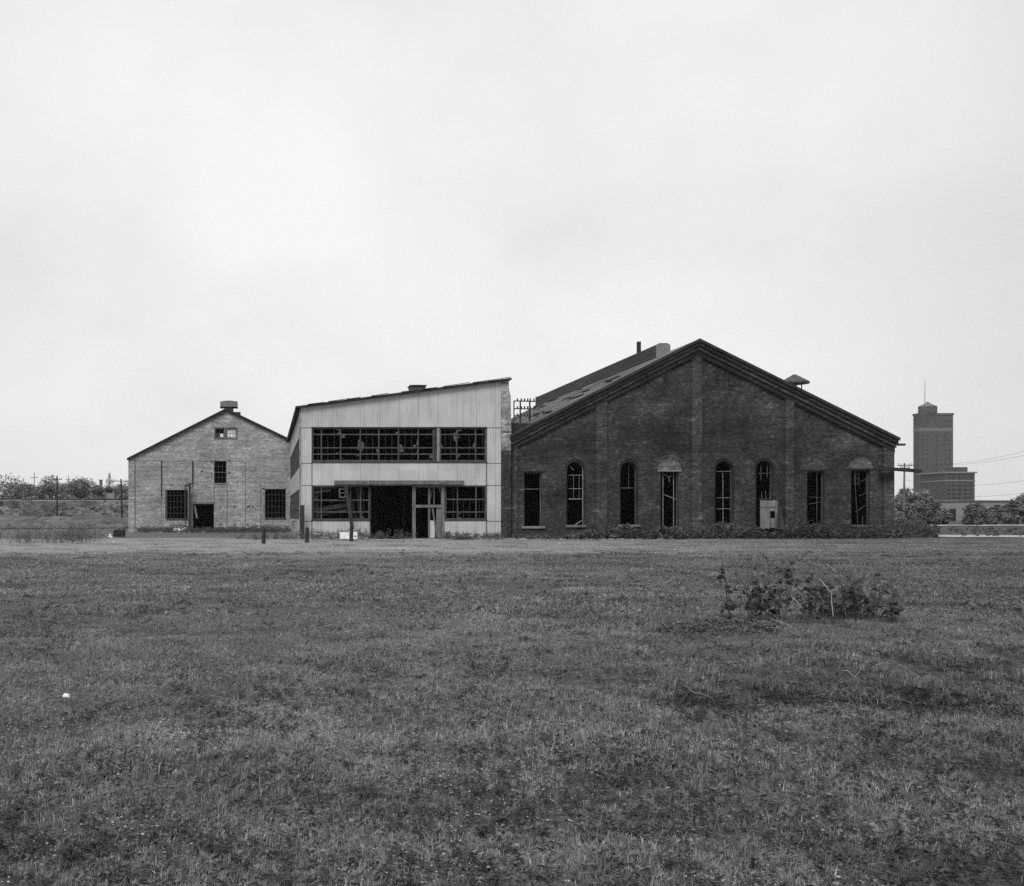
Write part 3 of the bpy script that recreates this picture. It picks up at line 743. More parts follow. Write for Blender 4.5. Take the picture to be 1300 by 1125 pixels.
    if i == 7:
        for yy in (602, 608, 614): pole_bar(mu, (1083, yy), (1092, yy), Yf + .05, .05)
        for xx in (1086, 1090): pole_bar(mu, (xx, 597), (xx, 617), Yf + .05, .05)
        for q in (((1092, 612), (1102, 607)), ((1090, 630), (1101, 625)), ((1086, 650), (1101, 640)), ((1099, 606), (1101, 655)), ((1084, 598), (1089, 664)), ((1095, 655), (1095, 665))): pole_bar(mu, *q, Yf + .05, .05)
    mu.build('muntins', mt['frame_pale'] if i in (1, 3, 4) else mt['frame'] if i == 7 else mt['wood'], win)
# wall fittings: tie plates, sockets, bricked patches
mb = MB()
for px, py, w, h in ((665, 575, 5, 4), (681, 588, 5, 3.5), (777, 519, 4, 4), (894, 519, 4, 4), (757, 553, 2.5, 3), (883, 578, 3, 3.5), (890, 578, 3, 3.5), (885.5, 625, 5, 5), (893, 550, 2.5, 3), (908, 541, 2, 4), (936, 519, 3, 4), (993, 592, 3.5, 8), (908.5, 597, 3, 8), (1075, 574, 7, 3), (1076, 578.5, 11, 3), (1050, 580, 3, 3), (975, 540, 2, 6), (836, 637, 4, 9), (1120, 592, 4, 3), (1100, 551, 5, 7)):
    x, z = fx(px), fz(py); w *= Y0/F; h *= Y0/F; mb.box(x - w/2, x + w/2, YP - .012, YP - .004, z - h/2, z + h/2)
mb.build_each('wall_socket', mt['iron'], W)
mb = MB()
for px, py in ((845, 479), (911, 480)): mb.box(fx(px) - .06, fx(px) + .06, YP - .06, YP - .004, fz(py + 6), fz(py - 6)); mb.box(fx(px) - .12, fx(px) + .12, YP - .09, YP - .062, fz(py + 2), fz(py - 2))
mb.build_each('wall_anchor', mt['iron'], W)
# patches of pale broken plaster / lost brick on the gable
mb = MB()
for px, py, w, h in ((763, 531, 5, 1.3), (753, 566, 5, 1.2), (802, 491, 6, 3), (887, 647, 7, 1.4), (888, 658, 9, 7), (1011, 626, 2, 3), (1022, 633, 2, 5), (1053, 618, 2, 4), (1066, 580, 3, 3), (1118, 588, 3, 3), (832, 583, 2.5, 2.5), (705, 621, 1.6, 5), (712, 654, 1.6, 4), (1050, 540, 7, 1.2), (982, 494, 8, 3)):
    x, z = fx(px), fz(py); w *= Y0/F; h *= Y0/F; n = 9
    mb.prism([(x + w/2 * uni(.5, 1.1) * math.cos(2*math.pi*k/n), z + h/2 * uni(.5, 1.1) * math.sin(2*math.pi*k/n)) for k in range(n)], YP - (.155 if 878 < px < 892 or 757 < px < 771 else .02), YP - .003)
mb.build_each('pale_patch', mt['brick_infill'], W)
mb = MB()
for k in range(3): pass
mb.prism([(fx(650), 0), (fx(1137), 0), (fx(1137), fz(677)), (fx(650), fz(677))], YP - .2, YP - .15); mb.build('plinth', mt['brick_trim'], W)
# leaning plank door and rubble by window six
d = thing('plank_door', (fx(973), Y0 - .5, 0), 'pale plank door with a small square hole leaning against the warehouse wall', 'door')
mb = MB()
for k in range(7):
    a = 961.5 + k * 3.15
    if k in (4, 5): mb.box(fx(a), fx(a + 3.0), Y0 - .42, Y0 - .37, fz(670), fz(658 + .0)); mb.box(fx(a), fx(a + 3.0), Y0 - .42, Y0 - .37, fz(649), fz(635 + uni(0, 1)))
    else: mb.box(fx(a), fx(a + 3.0), Y0 - .42, Y0 - .37, fz(671 + uni(-1, 1)), fz(635 + uni(0, 1)))
mb.build('planks', mt['wood_pale'], d)
MB().box(fx(962), fx(982.5), Y0 - .45, Y0 - .422, fz(644.5), fz(642.5)).build('batten', mt['wood'], d)
mb = MB()
for k in range(26):
    t = rnd(); a = (uni(986, 996), 672); b = (uni(984, 989) + t * 5, 637 + t * 22); pa = P(*a, Y0 - uni(.4, 1.1)); pb = P(*b, Y0 - uni(.0, .15)); mb.bar(pa, pb, uni(.04, .16), .04)
tag(mb.build('scrap_boards', mt['wood_dark']), 'dark bundle of charred boards leaning right of the plank door', 'scrap')
# long beam sticking out of the corner
bm_ = MB().bar(P(1117, 594.5, Y0 - .45), P(1169, 598.2, Y0 - .45), .28, .22).bar(P(1117, 594.5, Y0 - .42), P(1117, 594.5, Y0 + .1), .12, .12)
tag(bm_.build('timber_beam', mt['wood_dark']), 'dark timber beam jutting out past the right corner of the brick warehouse', 'beam')
tag(MB().bar(P(1136.5, 643, Y0 + .3), P(1153, 652, Y0 + .6), .08, .1).build('broken_pipe', mt['wood_dark']), 'short dark pipe slanting down from the right corner of the brick warehouse', 'pipe')

# ------------------------------------------------------------------ corrugated workshop (middle)
C = thing('corrugated_workshop', (fx(381), Y0, 0), 'pale corrugated metal workshop with a sloping roof and long ribbon windows', 'building')
CX0, CX1 = fx(381), fx(636)
def ctop(px): return 518 - (px - 381) * (518 - 484.5) / (636 - 381)
def panel(poly, name='siding', seam=True):
    o = MB().prism([(fx(a), fz(b)) for a, b in poly], Y0, Y0 + .08); return o.build(name, mt['siding'], C)
panel([(381, 543), (636, 543), (636, ctop(636)), (381, ctop(381))])
panel([(381, 543.1), (396, 543.1), (396, 690), (381, 690)])
panel([(617.6, 543.1), (636, 543.1), (636, 690), (617.6, 690)])
panel([(396.1, 586.5), (617.5, 586.5), (617.5, 616.3), (396.1, 616.3)])
panel([(396.1, 660.5), (470, 660.5), (470, 690), (396.1, 690)])
panel([(564, 660.5), (617.5, 660.5), (617.5, 690), (564, 690)])
mb = MB()
for yy in (542.8, 588, 616, 661.5): mb.box(fx(381), fx(396), Y0 - .02, Y0 - .003, fz(yy + .5), fz(yy)); mb.box(fx(618), fx(636), Y0 - .02, Y0 - .003, fz(yy + .5), fz(yy))
for xx in (396, 617.7): mb.box(fx(xx) - .03, fx(xx) + .02, Y0 - .03, Y0 - .004, 0, fz(543))
mb.build_each('flashing', mt['frame'], C)
MB().box(fx(380), fx(382), Y0 - .04, Y0 - .002, 0, fz(519)).build('corner_trim', mt['frame_pale'], C)
# pier at right end
pr = [(636.2, 690), (648.5, 690), (648.5, 572), (636.2, 572)]
MB().prism([(fx(a), fz(b)) for a, b in pr], Y0 - .06, Y0 + .5).build('brick_pier', mt['brick_dark'], C)
pr = [(636.2, 571.9), (648.5, 571.9), (648.8, 545), (648.2, 504), (646, 494), (645.8, ctop(646)), (636.2, ctop(636))]
MB().prism([(fx(a), fz(b)) for a, b in pr], Y0 - .055, Y0 + .5).build('brick_pier', mt['brick_pale'], C)
MB().box(fx(636), fx(649), Y0 - .09, Y0 - .062, fz(548.6), fz(547.8)).build('flashing', mt['iron'], C)
# roof
CYB = 103.3
z0, z1 = fz(517.2), fz(481)
sl = (fz(484.5) - fz(518)) / (CX1 - CX0)
def crz(x, up=0): return fz(518) + (x - CX0) * sl + up
cr = MB().prism([(CX0 - .28, crz(CX0 - .28, .01)), (fx(648.5), crz(fx(648.5), .01)), (fx(648.5), crz(fx(648.5), .14)), (CX0 - .28, crz(CX0 - .28, .14))], Y0 - .3, CYB).build('roof', mt['roof_edge'], C)
mb = MB()
for k in range(9):
    a = 385 + k * 30 + uni(-6, 6); xa = fx(a); xb = fx(a + uni(14, 34)); xb = min(xb, fx(647)); mb.bar((xa, Y0 - .25, crz(xa, .17)), (xb, Y0 - .2, crz(xb, .15 + uni(0, .07))), .3, .02)
mb.build_each('roof_sheet', mt['galv'], cr)
MB().box(CX0 - .32, CX0 - .285, Y0 - .3, CYB, crz(CX0, -.22), crz(CX0, .12)).build('eave_board', mt['roof_edge'], cr)
MB().box(CX0 - .28, CX0 - .03, Y0 - .02, CYB, crz(CX0, -.2), crz(CX0, -.14)).build('soffit', mt['roof_edge'], cr)
mb = MB().box(fx(520, 76), fx(539, 76), 75.5, 76.6, fz(499, 76), fz(491.5, 76)).box(fx(519, 76), fx(540, 76), 75.4, 76.7, fz(491.5, 76), fz(490, 76)).box(fx(523, 76), fx(535, 76), 75.8, 76.4, fz(490, 76), fz(489, 76))
mb.build('roof_vent', mt['iron'], cr)
mb = MB()
for k in range(5): z = fz(497.5 - k * 1.2, 76); mb.box(fx(520, 76) - .01, fx(539, 76) + .01, 75.46, 75.5, z, z + .03)
mb.build('vent_louvres', mt['wood'], cr)
# sides and inside
def side(y0, y1, za, zb, name='siding', m='siding', x0=CX0, x1=CX0 + .08): return MB().box(x0, x1, y0, y1, za, zb).build(name, mt[m], C)
zc = fz(518) - .15
side(Y0 + .09, CYB, fz(552), zc); side(Y0 + .09, CYB, fz(620), fz(592)); side(Y0 + 1.2, CYB, 0, fz(660))
side(Y0 + .09, Y0 + .5, fz(592), fz(552)); 
for za, zb in ((fz(592), fz(552)), (fz(660), fz(620))):
    mb = MB(); yy = Y0 + .5
    while yy < CYB: mb.box(CX0 + .02, CX0 + .07, yy, yy + .08, za, zb); yy += 1.36
    for t in (0, .33, .66, .97): z = za + (zb - za) * t; mb.box(CX0 + .025, CX0 + .065, Y0 + .5, CYB, z, z + .06)
    o = mb.build('window', mt['frame'], C); MB().box(CX0 + .07, CX0 + .078, Y0 + .6, CYB, za, zb).build('pane', mt['glass_dark'], o)
MB().box(fx(636), fx(636) + .3, Y0 + .6, CYB, 0, crz(CX1)).build('side_wall', mt['brick_dark'], C)
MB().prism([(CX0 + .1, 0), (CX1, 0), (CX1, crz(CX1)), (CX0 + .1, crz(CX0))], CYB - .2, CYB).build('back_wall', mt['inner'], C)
MB().box(CX0 + .12, CX0 + .15, Y0 + 3, 90, -.05, crz(CX0, -.1)).box(CX1 - .05, CX1 - .02, Y0 + .6, 90, -.05, crz(CX0, -.1)).box(CX0 + .16, CX1 - .06, Y0 + .12, 90, -.06, .05).box(CX0 + .16, CX1 - .06, 84, 84.2, .06, crz(CX0, -.1)).build('shade_lining', mt['inner'], C)  # added dark lining, stops the pale siding brightening the interior
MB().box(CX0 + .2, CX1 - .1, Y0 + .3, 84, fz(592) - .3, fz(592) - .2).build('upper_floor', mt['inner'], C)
mb = MB()
for px in (420, 476, 513, 548, 596): x = fx(px, 78); mb.box(x - .12, x + .12, 78, 78.25, .05, fz(592) - .3)
mb.build_each('column', mt['wood_dark'], C)
# upper ribbon windows
def shards(mb, x0, x1, z0, z1, y, n):
    for k in range(n):
        cx = random.choice((x0, x1)); cz = random.choice((z0, z1)); sx = 1 if cx == x0 else -1; sz = 1 if cz == z0 else -1
        a, b = uni(.06, .26) * (x1 - x0), uni(.15, .75) * (z1 - z0)
        mb.add([(cx, y, cz), (cx + sx * a, y, cz), (cx + sx * a * uni(.5, 1.1), y, cz + sz * b * uni(.4, .9)), (cx, y, cz + sz * b)], [(0, 1, 2, 3)])
def ribbon(xa, xb, za, zb, xs, zs, nsh, thin=None, sub=1):
    Yw = Y0 + .05
    o = grid(MB(), fx(xa), fx(xb), fz(zb), fz(za), [fx(v) for v in xs], [fz(v) for v in zs], Yw, .085, .11, .08).build('window', mt['frame'], C)
    m2 = MB(); cells = [xa] + list(xs) + [xb]
    for u, v in zip(cells, cells[1:]):
        for q in (1/3, 2/3):
            if rnd() < .7:
                x = fx(u + (v - u) * q); top = random.choice([za, za, zs[0]]) ; bot = random.choice([zb, zb, zs[-1]]); m2.box(x - .012, x + .012, Yw + .02, Yw + .045, fz(bot), fz(top))
    m2.build('muntins', mt['frame_dark'], o)
    g = MB(); rows = [za] + list(zs) + [zb]
    for u, v in zip(cells, cells[1:]):
        for c, d_ in zip(rows, rows[1:]):
            if rnd() < nsh: shards(g, fx(u) + .08, fx(v) - .06, fz(d_) + .05, fz(c) - .05, Yw + .03, random.choice((1, 2, 3)))
    if g.v: g.build('pane', mt['glass'], o)
    return o
ribbon(396, 551.5, 542.7, 586, [408, 432.5, 457.5, 481, 506, 531], [551.5, 568.5, 576.5], .55)
ribbon(558, 617.5, 542.7, 586, [580, 604], [551.5, 568.5, 576.5], .5)
MB().box(fx(551.7), fx(554.5), Y0 + .0, Y0 + .12, fz(586.3), fz(543)).build('window_post', mt['frame_dark'], C)
MB().box(fx(554.7), fx(557.9), Y0 - .03, Y0 + .14, fz(586.3), fz(543)).build('window_post', mt['frame_pale'], C)
MB().box(fx(395), fx(618.5), Y0 - .05, Y0 - .003, fz(587.6), fz(586.2)).box(fx(395), fx(618.5), Y0 - .04, Y0 - .003, fz(543.2), fz(542.2)).build('window_sill', mt['frame_dark'], C)
ribbon(396, 469.7, 616.5, 660.3, [408, 445, 458], [635, 650], .1)
ribbon(564.7, 617.5, 616.2, 660, [581, 604.5], [634, 650], .12)
MB().box(fx(564), fx(618.5), Y0 - .05, Y0 - .003, fz(661), fz(659.8)).box(fx(395), fx(470), Y0 - .05, Y0 - .003, fz(661.2), fz(660)).build('window_sill', mt['frame_dark'], C)
# boards nailed inside the lower left window
mb = MB()
for a, b, w in (((399, 622), (404, 660), .28), ((396, 626), (420, 622), .2), ((405, 647), (441, 641), .3), ((400, 655), (440, 648), .2), ((440, 620), (452, 660), .22), ((454, 618), (458, 660), .25), ((398, 636), (440, 636), .12), ((396, 619), (445, 618), .25)):
    mb.bar(P(*a, Y0 + .2), P(*b, Y0 + .24), .05, w, (0, 0, 1)) if abs(a[0]-b[0]) > abs(a[1]-b[1]) else mb.bar(P(*a, Y0 + .3), P(*b, Y0 + .3), w, .05, (0, 1, 0))
mb.build_each('nailed_board', mt['wood_dark'], C)
MB().box(fx(424), fx(588), Y0 - .38, Y0 - .004, fz(614.6), fz(610.3)).box(fx(424), fx(588), Y0 - .42, Y0 - .385, fz(615.0), fz(613)).build('door_track', mt['wood'], C)
# doorway surround
for a, b in ((469.6, 471.0), (523.4, 527.4)): MB().box(fx(a), fx(b), Y0 - .1, Y0 + .12, 0, fz(615.5)).build('door_post', mt['wood'] if a > 500 else mt['wood_dark'], C)
dr = MB().box(fx(527.5), fx(560), Y0 - .08, Y0 + .06, fz(619), fz(616.3)).box(fx(527.5), fx(560), Y0 - .12, Y0 + .06, fz(644.5), fz(641)).box(fx(559.9), fx(564), Y0 - .08, Y0 + .06, 0, fz(616.3)).box(fx(543.5), fx(545.8), Y0 - .06, Y0 + .05, 0, fz(619.1)).build('door', mt['wood'], C)
dr['label'] = 'small framed door with a broken glazed upper half'
MB().box(fx(554), fx(559.8), Y0 - .04, Y0 + .03, .05, fz(644.6)).build('door_panel', mt['wood'], dr)
MB().box(fx(545.9), fx(552), Y0 - .03, Y0 + .02, .05, fz(661)).build('door_panel', mt['siding'], dr)
mb = MB().bar(P(549, 645, Y0 - .04), P(555, 682, Y0 - .05), .12, .04, (0, 1, 0)).box(fx(550.5), fx(551.5), Y0 - .03, Y0 + .01, fz(641), fz(619)); mb.build('brace', mt['wood'], dr)
mb = MB(); shards(mb, fx(546), fx(559), fz(641), fz(620), Y0 + .01, 3); mb.build('pane', mt['glass'], dr)


# things around the workshop
tag(MB().bar(P(438.5, 615.5, Y0 - .5), P(447.5, 672, Y0 - 1.2), .26, .09, (0, 1, 0)).build('leaning_plank', mt['wood_dark']), 'long dark plank leaning across the lower left window of the corrugated workshop', 'plank')
sa = grid(MB(), fx(430), fx(438.5), fz(632), fz(620.5), [], [fz(626)], Y0 - .2, .05, .07, .04).build('window_sash', mt['sash'])
tag(sa, 'small loose window sash hung beside the top of the leaning plank', 'sash')
def stump(px, yt, w, Y, label):
    x = fx(px, Y); z = gh(x, Y); n = 8; mb = MB(); top = fz(yt, Y)
    mb.tube([(x, Y, z - .2), (x + uni(-.02, .02), Y, (z + top) / 2), (x + uni(-.04, .04), Y, top)], [w, w * .95, w * .85], 9)
    mb.tube([(x, Y, top - .02), (x + .03, Y, top + .06)], [w * .5, w * .15], 6)
    tag(mb.build('wooden_post', mt['wood_dark']), label, 'post', 'short wooden posts before the workshop')
stump(446, 667.5, .13, 64.5, 'short dark wooden post standing at the foot of the leaning plank')
stump(389.5, 670, .12, 61, 'short dark wooden post in weeds at the left corner of the corrugated workshop')
stump(334.5, 671, .12, 58.5, 'short dark wooden post standing in front of the pale painted workshop')
tag(MB().box(fx(380.5), fx(386), Y0 - .7, Y0 - .62, 0, fz(641.5)).box(fx(380.5), fx(386), Y0 - .72, Y0 - .701, fz(655), fz(653)).build('dark_board', mt['wood_dark']), 'upright dark board standing against the left corner of the corrugated workshop', 'board')
tag(MB().box(fx(372), fx(379.8), Y0 + 4, Y0 + 4.1, .05, fz(660.5, Y0 + 4)).box(fx(372), fx(379.8), Y0 + 3.96, Y0 + 3.99, fz(662, Y0 + 4), fz(660.5, Y0 + 4)).build('white_sheet', mt['frame_pale']), 'pale metal sheet standing beside the left wall of the corrugated workshop', 'sheet')
bx = thing('metal_box', (fx(443, 66), 66, 0), 'white enamelled metal box lying in the weeds by the leaning plank', 'box')
MB().box(fx(432, 66), fx(453.5, 66), 66, 66.6, gh(5, 66) + .12, fz(675.8, 66)).build('casing', mt['white'], bx)
MB().box(fx(447, 66), fx(448, 66), 65.97, 65.998, gh(5, 66) + .2, fz(677, 66)).box(fx(449.5, 66), fx(452, 66), 65.96, 65.998, fz(681, 66), fz(680, 66)).build('handle', mt['frame'], bx)
def debris(name, px0, px1, Y, n, label, m='wood', hmax=.25, seed=1):
    random.seed(seed); mb = MB()
    for k in range(n):
        x = fx(uni(px0, px1), Y); y_ = Y + uni(-.8, .8); z = gh(x, y_) + uni(.02, hmax); a = uni(-.5, .5); L = uni(.4, 1.8)
        d_ = Vector((math.cos(a), math.sin(a), uni(-.14, .14))) * L / 2; c = Vector((x, y_, z)); mb.bar(c - d_, c + d_, uni(.06, .3), uni(.02, .05))
    return tag(mb.build(name, mt[m]), label, 'debris')
debris('board_pile', 566, 625, 69.6, 22, 'flat pile of fallen boards before the right window of the corrugated workshop', 'wood', .2, 3)
debris('board_pile', 476, 512, 71, 10, 'loose dark boards lying in the workshop doorway', 'wood_dark', .2, 4)
debris('board_pile', 194, 236, YL - 3, 18, 'heap of dark broken boards below the left window of the painted workshop', 'wood_dark', .7, 5)
debris('board_pile', 246, 268, YL - 1, 9, 'broken boards fallen in the doorway of the painted workshop', 'wood_dark', .4, 6)
random.seed(21)
tag(MB().tube([(fx(483, 70.5), 70.5, .25), (fx(483, 70.5), 70.62, .25)], .3, 16).tube([(fx(483, 70.5), 70.49, .25), (fx(483, 70.5), 70.63, .25)], .12, 12).build('old_wheel', mt['frame_dark']), 'rusty round wheel leaning inside the dark workshop doorway', 'wheel')

# ------------------------------------------------------------------ pale painted brick workshop (left)
L = thing('painted_workshop', (fx(264, YL), YL, 0), 'pale brick workshop with flaking paint, low gable and square steel windows', 'building')
def lx(p): return fx(p, YL)
def lz(p): return fz(p, YL)
lo = [(lx(163.3), -.3), (lx(368), -.3), (lx(368), lz(560)), (lx(287), lz(521.5)), (lx(163.3), lz(583))]
lholes = [rect(lx(273.3), lx(284.6), lz(556), lz(544)), rect(lx(287.6), lx(300), lz(556), lz(544)), rect(lx(271.8), lx(287.6), lz(614), lz(585)),
          rect(lx(211.8), lx(238.6), lz(659), lz(622)), rect(lx(245), lx(271.6), -.2, lz(640)), rect(lx(336.4), lx(363), lz(658), lz(621))]
MB().prism(lo, YL, YL + .4, lholes).build('gable_wall', mt['brick_paint'], L)
MB().box(lx(163.3), lx(163.3) + .4, YL + .41, 140, -.3, lz(584)).build('side_wall', mt['brick_paint'], L)
MB().box(lx(368) - .4, lx(368), YL + .41, 140, -.3, lz(562)).build('side_wall', mt['brick_paint'], L)
MB().prism([(p[0], p[1] - .1) for p in lo], 140, 140.4).build('back_wall', mt['brick_paint'], L)
MB().prism([(lx(166.8), 0), (lx(364.5), 0), (lx(364.5), lz(562)), (lx(287), lz(524)), (lx(166.8), lz(585))], YL + 9, YL + 9.2).build('shade_backing', mt['inner'], L)  # dark backing added behind the windows for a black interior
MB().box(lx(171), lx(171) + .04, YL + .45, YL + 8.9, 0, lz(585)).box(lx(364), lx(364) + .04, YL + .45, YL + 8.9, 0, lz(563)).box(lx(172), lx(363.5), YL + .42, YL + 8.9, -.1, .05).build('shade_lining', mt['inner'], L)  # dark lining added inside to hold the shade
MB().box(lx(163.3) - .02, lx(171), YL - .1, YL - .002, -.2, lz(584.5)).build('pilaster', mt['brick_paint'], L)
ov = .3; xa, xb, xm = lx(163.3) - .15, lx(368) + .1, lx(287)
za, zb, zm = lz(584), lz(560), lz(521)
lr = MB().prism([(xa, za), (xm, zm), (xb, zb), (xb, zb + .17), (xm, zm + .2), (xa, za + .17)], YL - ov, 140.6).build('roof', mt['roof_edge'], L)
mb = MB().box(lx(279), lx(301), YL + 1, YL + 2.5, lz(514.8), lz(508.3)).prism([(lx(279.2), lz(508.2)), (lx(300.8), lz(508.2)), (lx(290), lz(507))], YL + 1.02, YL + 2.48).box(lx(284.4), lx(295.6), YL + 1.3, YL + 2.2, lz(523), lz(514.9))
v = mb.build('roof_vent', mt['galv'], lr)
MB().box(lx(296), lx(304.4), YL + 2.6, YL + 3.8, lz(529), lz(519.8)).build('roof_vent', mt['galv'], lr)
MB().box(lx(278.6), lx(301.4), YL + .9, YL + 2.6, lz(515.5), lz(514.85)).build('vent_rim', mt['frame'], lr)
def lwin(a, b, t, s_, xs, zs, m='frame', pane=None, lab=None, edge=.09):
    o = grid(MB(), lx(a), lx(b), lz(s_), lz(t), [lx(v_) for v_ in xs], [lz(v_) for v_ in zs], YL + .12, .045, edge, .06).build('window', mt[m], L)
    if pane:
        for (pa, pb, pt_, ps, pm) in pane: MB().box(lx(pa), lx(pb), YL + .15, YL + .16, lz(ps), lz(pt_)).build('pane', mt[pm], o)
    if lab: o['label'] = lab
    return o
w = lwin(273.3, 284.6, 544, 556, [279], [550], 'frame', [(279.2, 284, 550.2, 555.6, 'glass_white'), (273.6, 279, 550, 555.6, 'glass_dark')])
w = lwin(287.6, 300, 544, 556, [291.7, 295.8], [550], 'frame_pale', [(288, 299.6, 544.3, 555.7, 'glass_white')], 'right attic window with white panes')
MB().box(lx(272), lx(301.4), YL - .05, YL - .003, lz(544), lz(542.4)).box(lx(272), lx(301.4), YL - .06, YL - .003, lz(557.2), lz(556)).box(lx(284.9), lx(287.3), YL - .04, YL - .003, lz(556), lz(544)).box(lx(300.1), lx(301.3), YL - .04, YL - .003, lz(556), lz(544)).box(lx(272.1), lx(273.2), YL - .04, YL - .003, lz(556), lz(544)).build('window_surround', mt['wood'], L)
w = lwin(271.8, 287.6, 585, 614, [277, 282.4], [592, 599.5, 606], 'frame_dark')
MB().box(lx(271.8), lx(287.6), YL + .05, YL + .11, lz(600.3), lz(599)).build('transom', mt['frame'], w)
MB().box(lx(271.5), lx(288), YL - .05, YL + .1, lz(615), lz(613.6)).build('sill', mt['frame_pale'], w)
w = lwin(211.8, 238.6, 622, 659, [216.3, 220.8, 225.2, 229.7, 234.2], [629, 636.5, 644, 651.5], 'frame_dark')
MB().box(lx(211.5), lx(239), YL - .05, YL + .1, lz(660.2), lz(659)).build('sill', mt['frame'], w)
MB().box(lx(209.8), lx(211.6), YL - .03, YL - .003, lz(659), lz(622)).build('frame', mt['frame'], w)
w = lwin(336.4, 363, 621, 658, [340.8, 345.3, 349.8, 354.2, 358.6], [628.5, 636, 643.5, 651], 'frame_dark')
MB().box(lx(336), lx(363.4), YL - .05, YL + .1, lz(659.4), lz(658)).build('sill', mt['frame'], w)
MB().box(lx(333), lx(336.2), YL - .03, YL - .003, lz(658), lz(619.8)).box(lx(333), lx(363), YL - .03, YL - .003, lz(620.9), lz(619.8)).build('frame', mt['frame_pale'], w)
# ghost lines, pipes and sockets on the wall
mb = MB()
for px, a, b in ((205, 585, 675), (311.5, 585, 675), (331, 614, 675), (271.9, 616, 640), (288.5, 616, 675), (171.5, 590, 670)): mb.box(lx(px) - .035, lx(px) + .035, YL - .01, YL - .004, lz(b), lz(a))
mb.box(lx(171), lx(310), YL - .011, YL - .005, lz(585.6), lz(585)).box(lx(245), lx(272), YL - .03, YL - .005, lz(640), lz(637.6))
mb.build('wall_seams', mt['wood'], L)
mb = MB()
for px, py in ((268.5, 586), (291, 585), (268.3, 601), (291, 600.5), (280, 643.5), (297.5, 643.3), (314.5, 643.5), (321.3, 643.3), (280, 666), (297.5, 666.5), (314.5, 666), (256.5, 598.5), (316.5, 642.5)): mb.tube([(lx(px), YL - .02, lz(py)), (lx(px), YL - .004, lz(py))], .09, 8)
mb.build_each('wall_socket', mt['iron'], L)
mb = MB()
mb.tube([(lx(244.7), YL - .1, lz(585)), (lx(244.7), YL - .1, lz(614)), (lx(241.5), YL - .3, lz(615.5)), (lx(241.5), YL - .3, 0)], .06, 7)
mb.build('drain_pipe', mt['iron'], L)
MB().tube([(lx(205), YL - .08, lz(585)), (lx(205), YL - .08, lz(630))], .045, 7).build('drain_pipe', mt['iron'], L)
mb = MB().box(lx(235.6), lx(236.8), YL - .9, YL - .75, 0, lz(616)).box(lx(240.4), lx(242.4), YL - .9, YL - .75, 0, lz(614.5)).box(lx(235.6), lx(242.4), YL - .92, YL - .74, lz(617.4), lz(616)).bar(P(236, 617, YL - .8), P(243, 613.5, YL - .8), .1, .1)
tag(mb.build('timber_frame', mt['wood_dark']), 'narrow dark timber frame standing left of the painted workshop door', 'frame')
tag(MB().bar(P(247, 642, YL - .15), P(250, 658, YL - .5), .16, .04, (0, 1, 0)).build('loose_board', mt['wood_pale']), 'short pale board leaning in the left side of the painted workshop door', 'board')
tag(MB().box(lx(226), lx(235), YL - 5, YL - 4.4, .12, lz(670)).bar(P(225, 675, YL - 5.2), P(236, 671, YL - 5.2), .06, .25).build('white_scrap', mt['white']), 'crumpled white scrap sheet lying below the left window of the painted workshop', 'scrap')
def rubble(px0, px1, Y, n, s, label, name='rubble', m='rubble', dep=1.5):
    mb = MB()
    for k in range(n):
        x = fx(uni(px0, px1), Y); y_ = Y + uni(-dep, dep); z = gh(x, y_); q = uni(.4, 1) * s
        c = Vector((x, y_, z + q * .3)); vs = [c + Vector((uni(.6, 1.1) * q * i, uni(.6, 1.1) * q * j, uni(.4, .8) * q * l_)) for i in (-1, 1) for j in (-1, 1) for l_ in (-1, 1)]
        mb.add(vs, [(0,1,3,2),(4,6,7,5),(0,4,5,1),(2,3,7,6),(0,2,6,4),(1,5,7,3)])
    return tag(mb.build(name, mt[m]), label, 'rubble', None, 'stuff')
mb = MB()
for k in range(260):
    t = rnd() ** 1.3; x = uni(-72, -18); a_ = 2 + 9 * t; zb_ = 1.3 + 3.05 * t + .1; q = uni(.15, .6) * (1.6 if mnoise.noise((x * .12, a_ * .3, 50)) > .05 else .6)
    for j in range(26):
        c = Vector((x + random.gauss(0, q), 192 + a_ + random.gauss(0, q * .5), zb_ + abs(random.gauss(0, q * .5)) - .004 * (x + 50))); leaf(mb, c, rdir(), .3, .2)
for k in range(90):
    x = uni(-45, -16); Y = uni(112, 150); q = uni(.1, .35)
    for j in range(14):
        c = Vector((x + random.gauss(0, q * 2), Y + random.gauss(0, q), gh(x, Y) + abs(random.gauss(0, q * .6)))); leaf(mb, c, rdir(), .25, .12)
tag(mb.build('scrub', mt['leaf_c']), 'dark scrub patches on the slope of the railway embankment', 'scrub', None, 'stuff')
rubble(170, 205, YL - 5, 60, .16, 'scattered pale masonry rubble at the left corner of the painted workshop')
rubble(160, 260, YL - 4, 90, .1, 'small stones strewn before the painted workshop', 'rubble', 'concrete', 3)
rubble(660, 860, 69, 110, .09, 'small broken bricks strewn before the dark brick warehouse', 'rubble', 'rubble', 1.6)
rubble(300, 620, 55, 120, .07, 'small pale stones strewn on the worn track', 'gravel', 'concrete', 7)
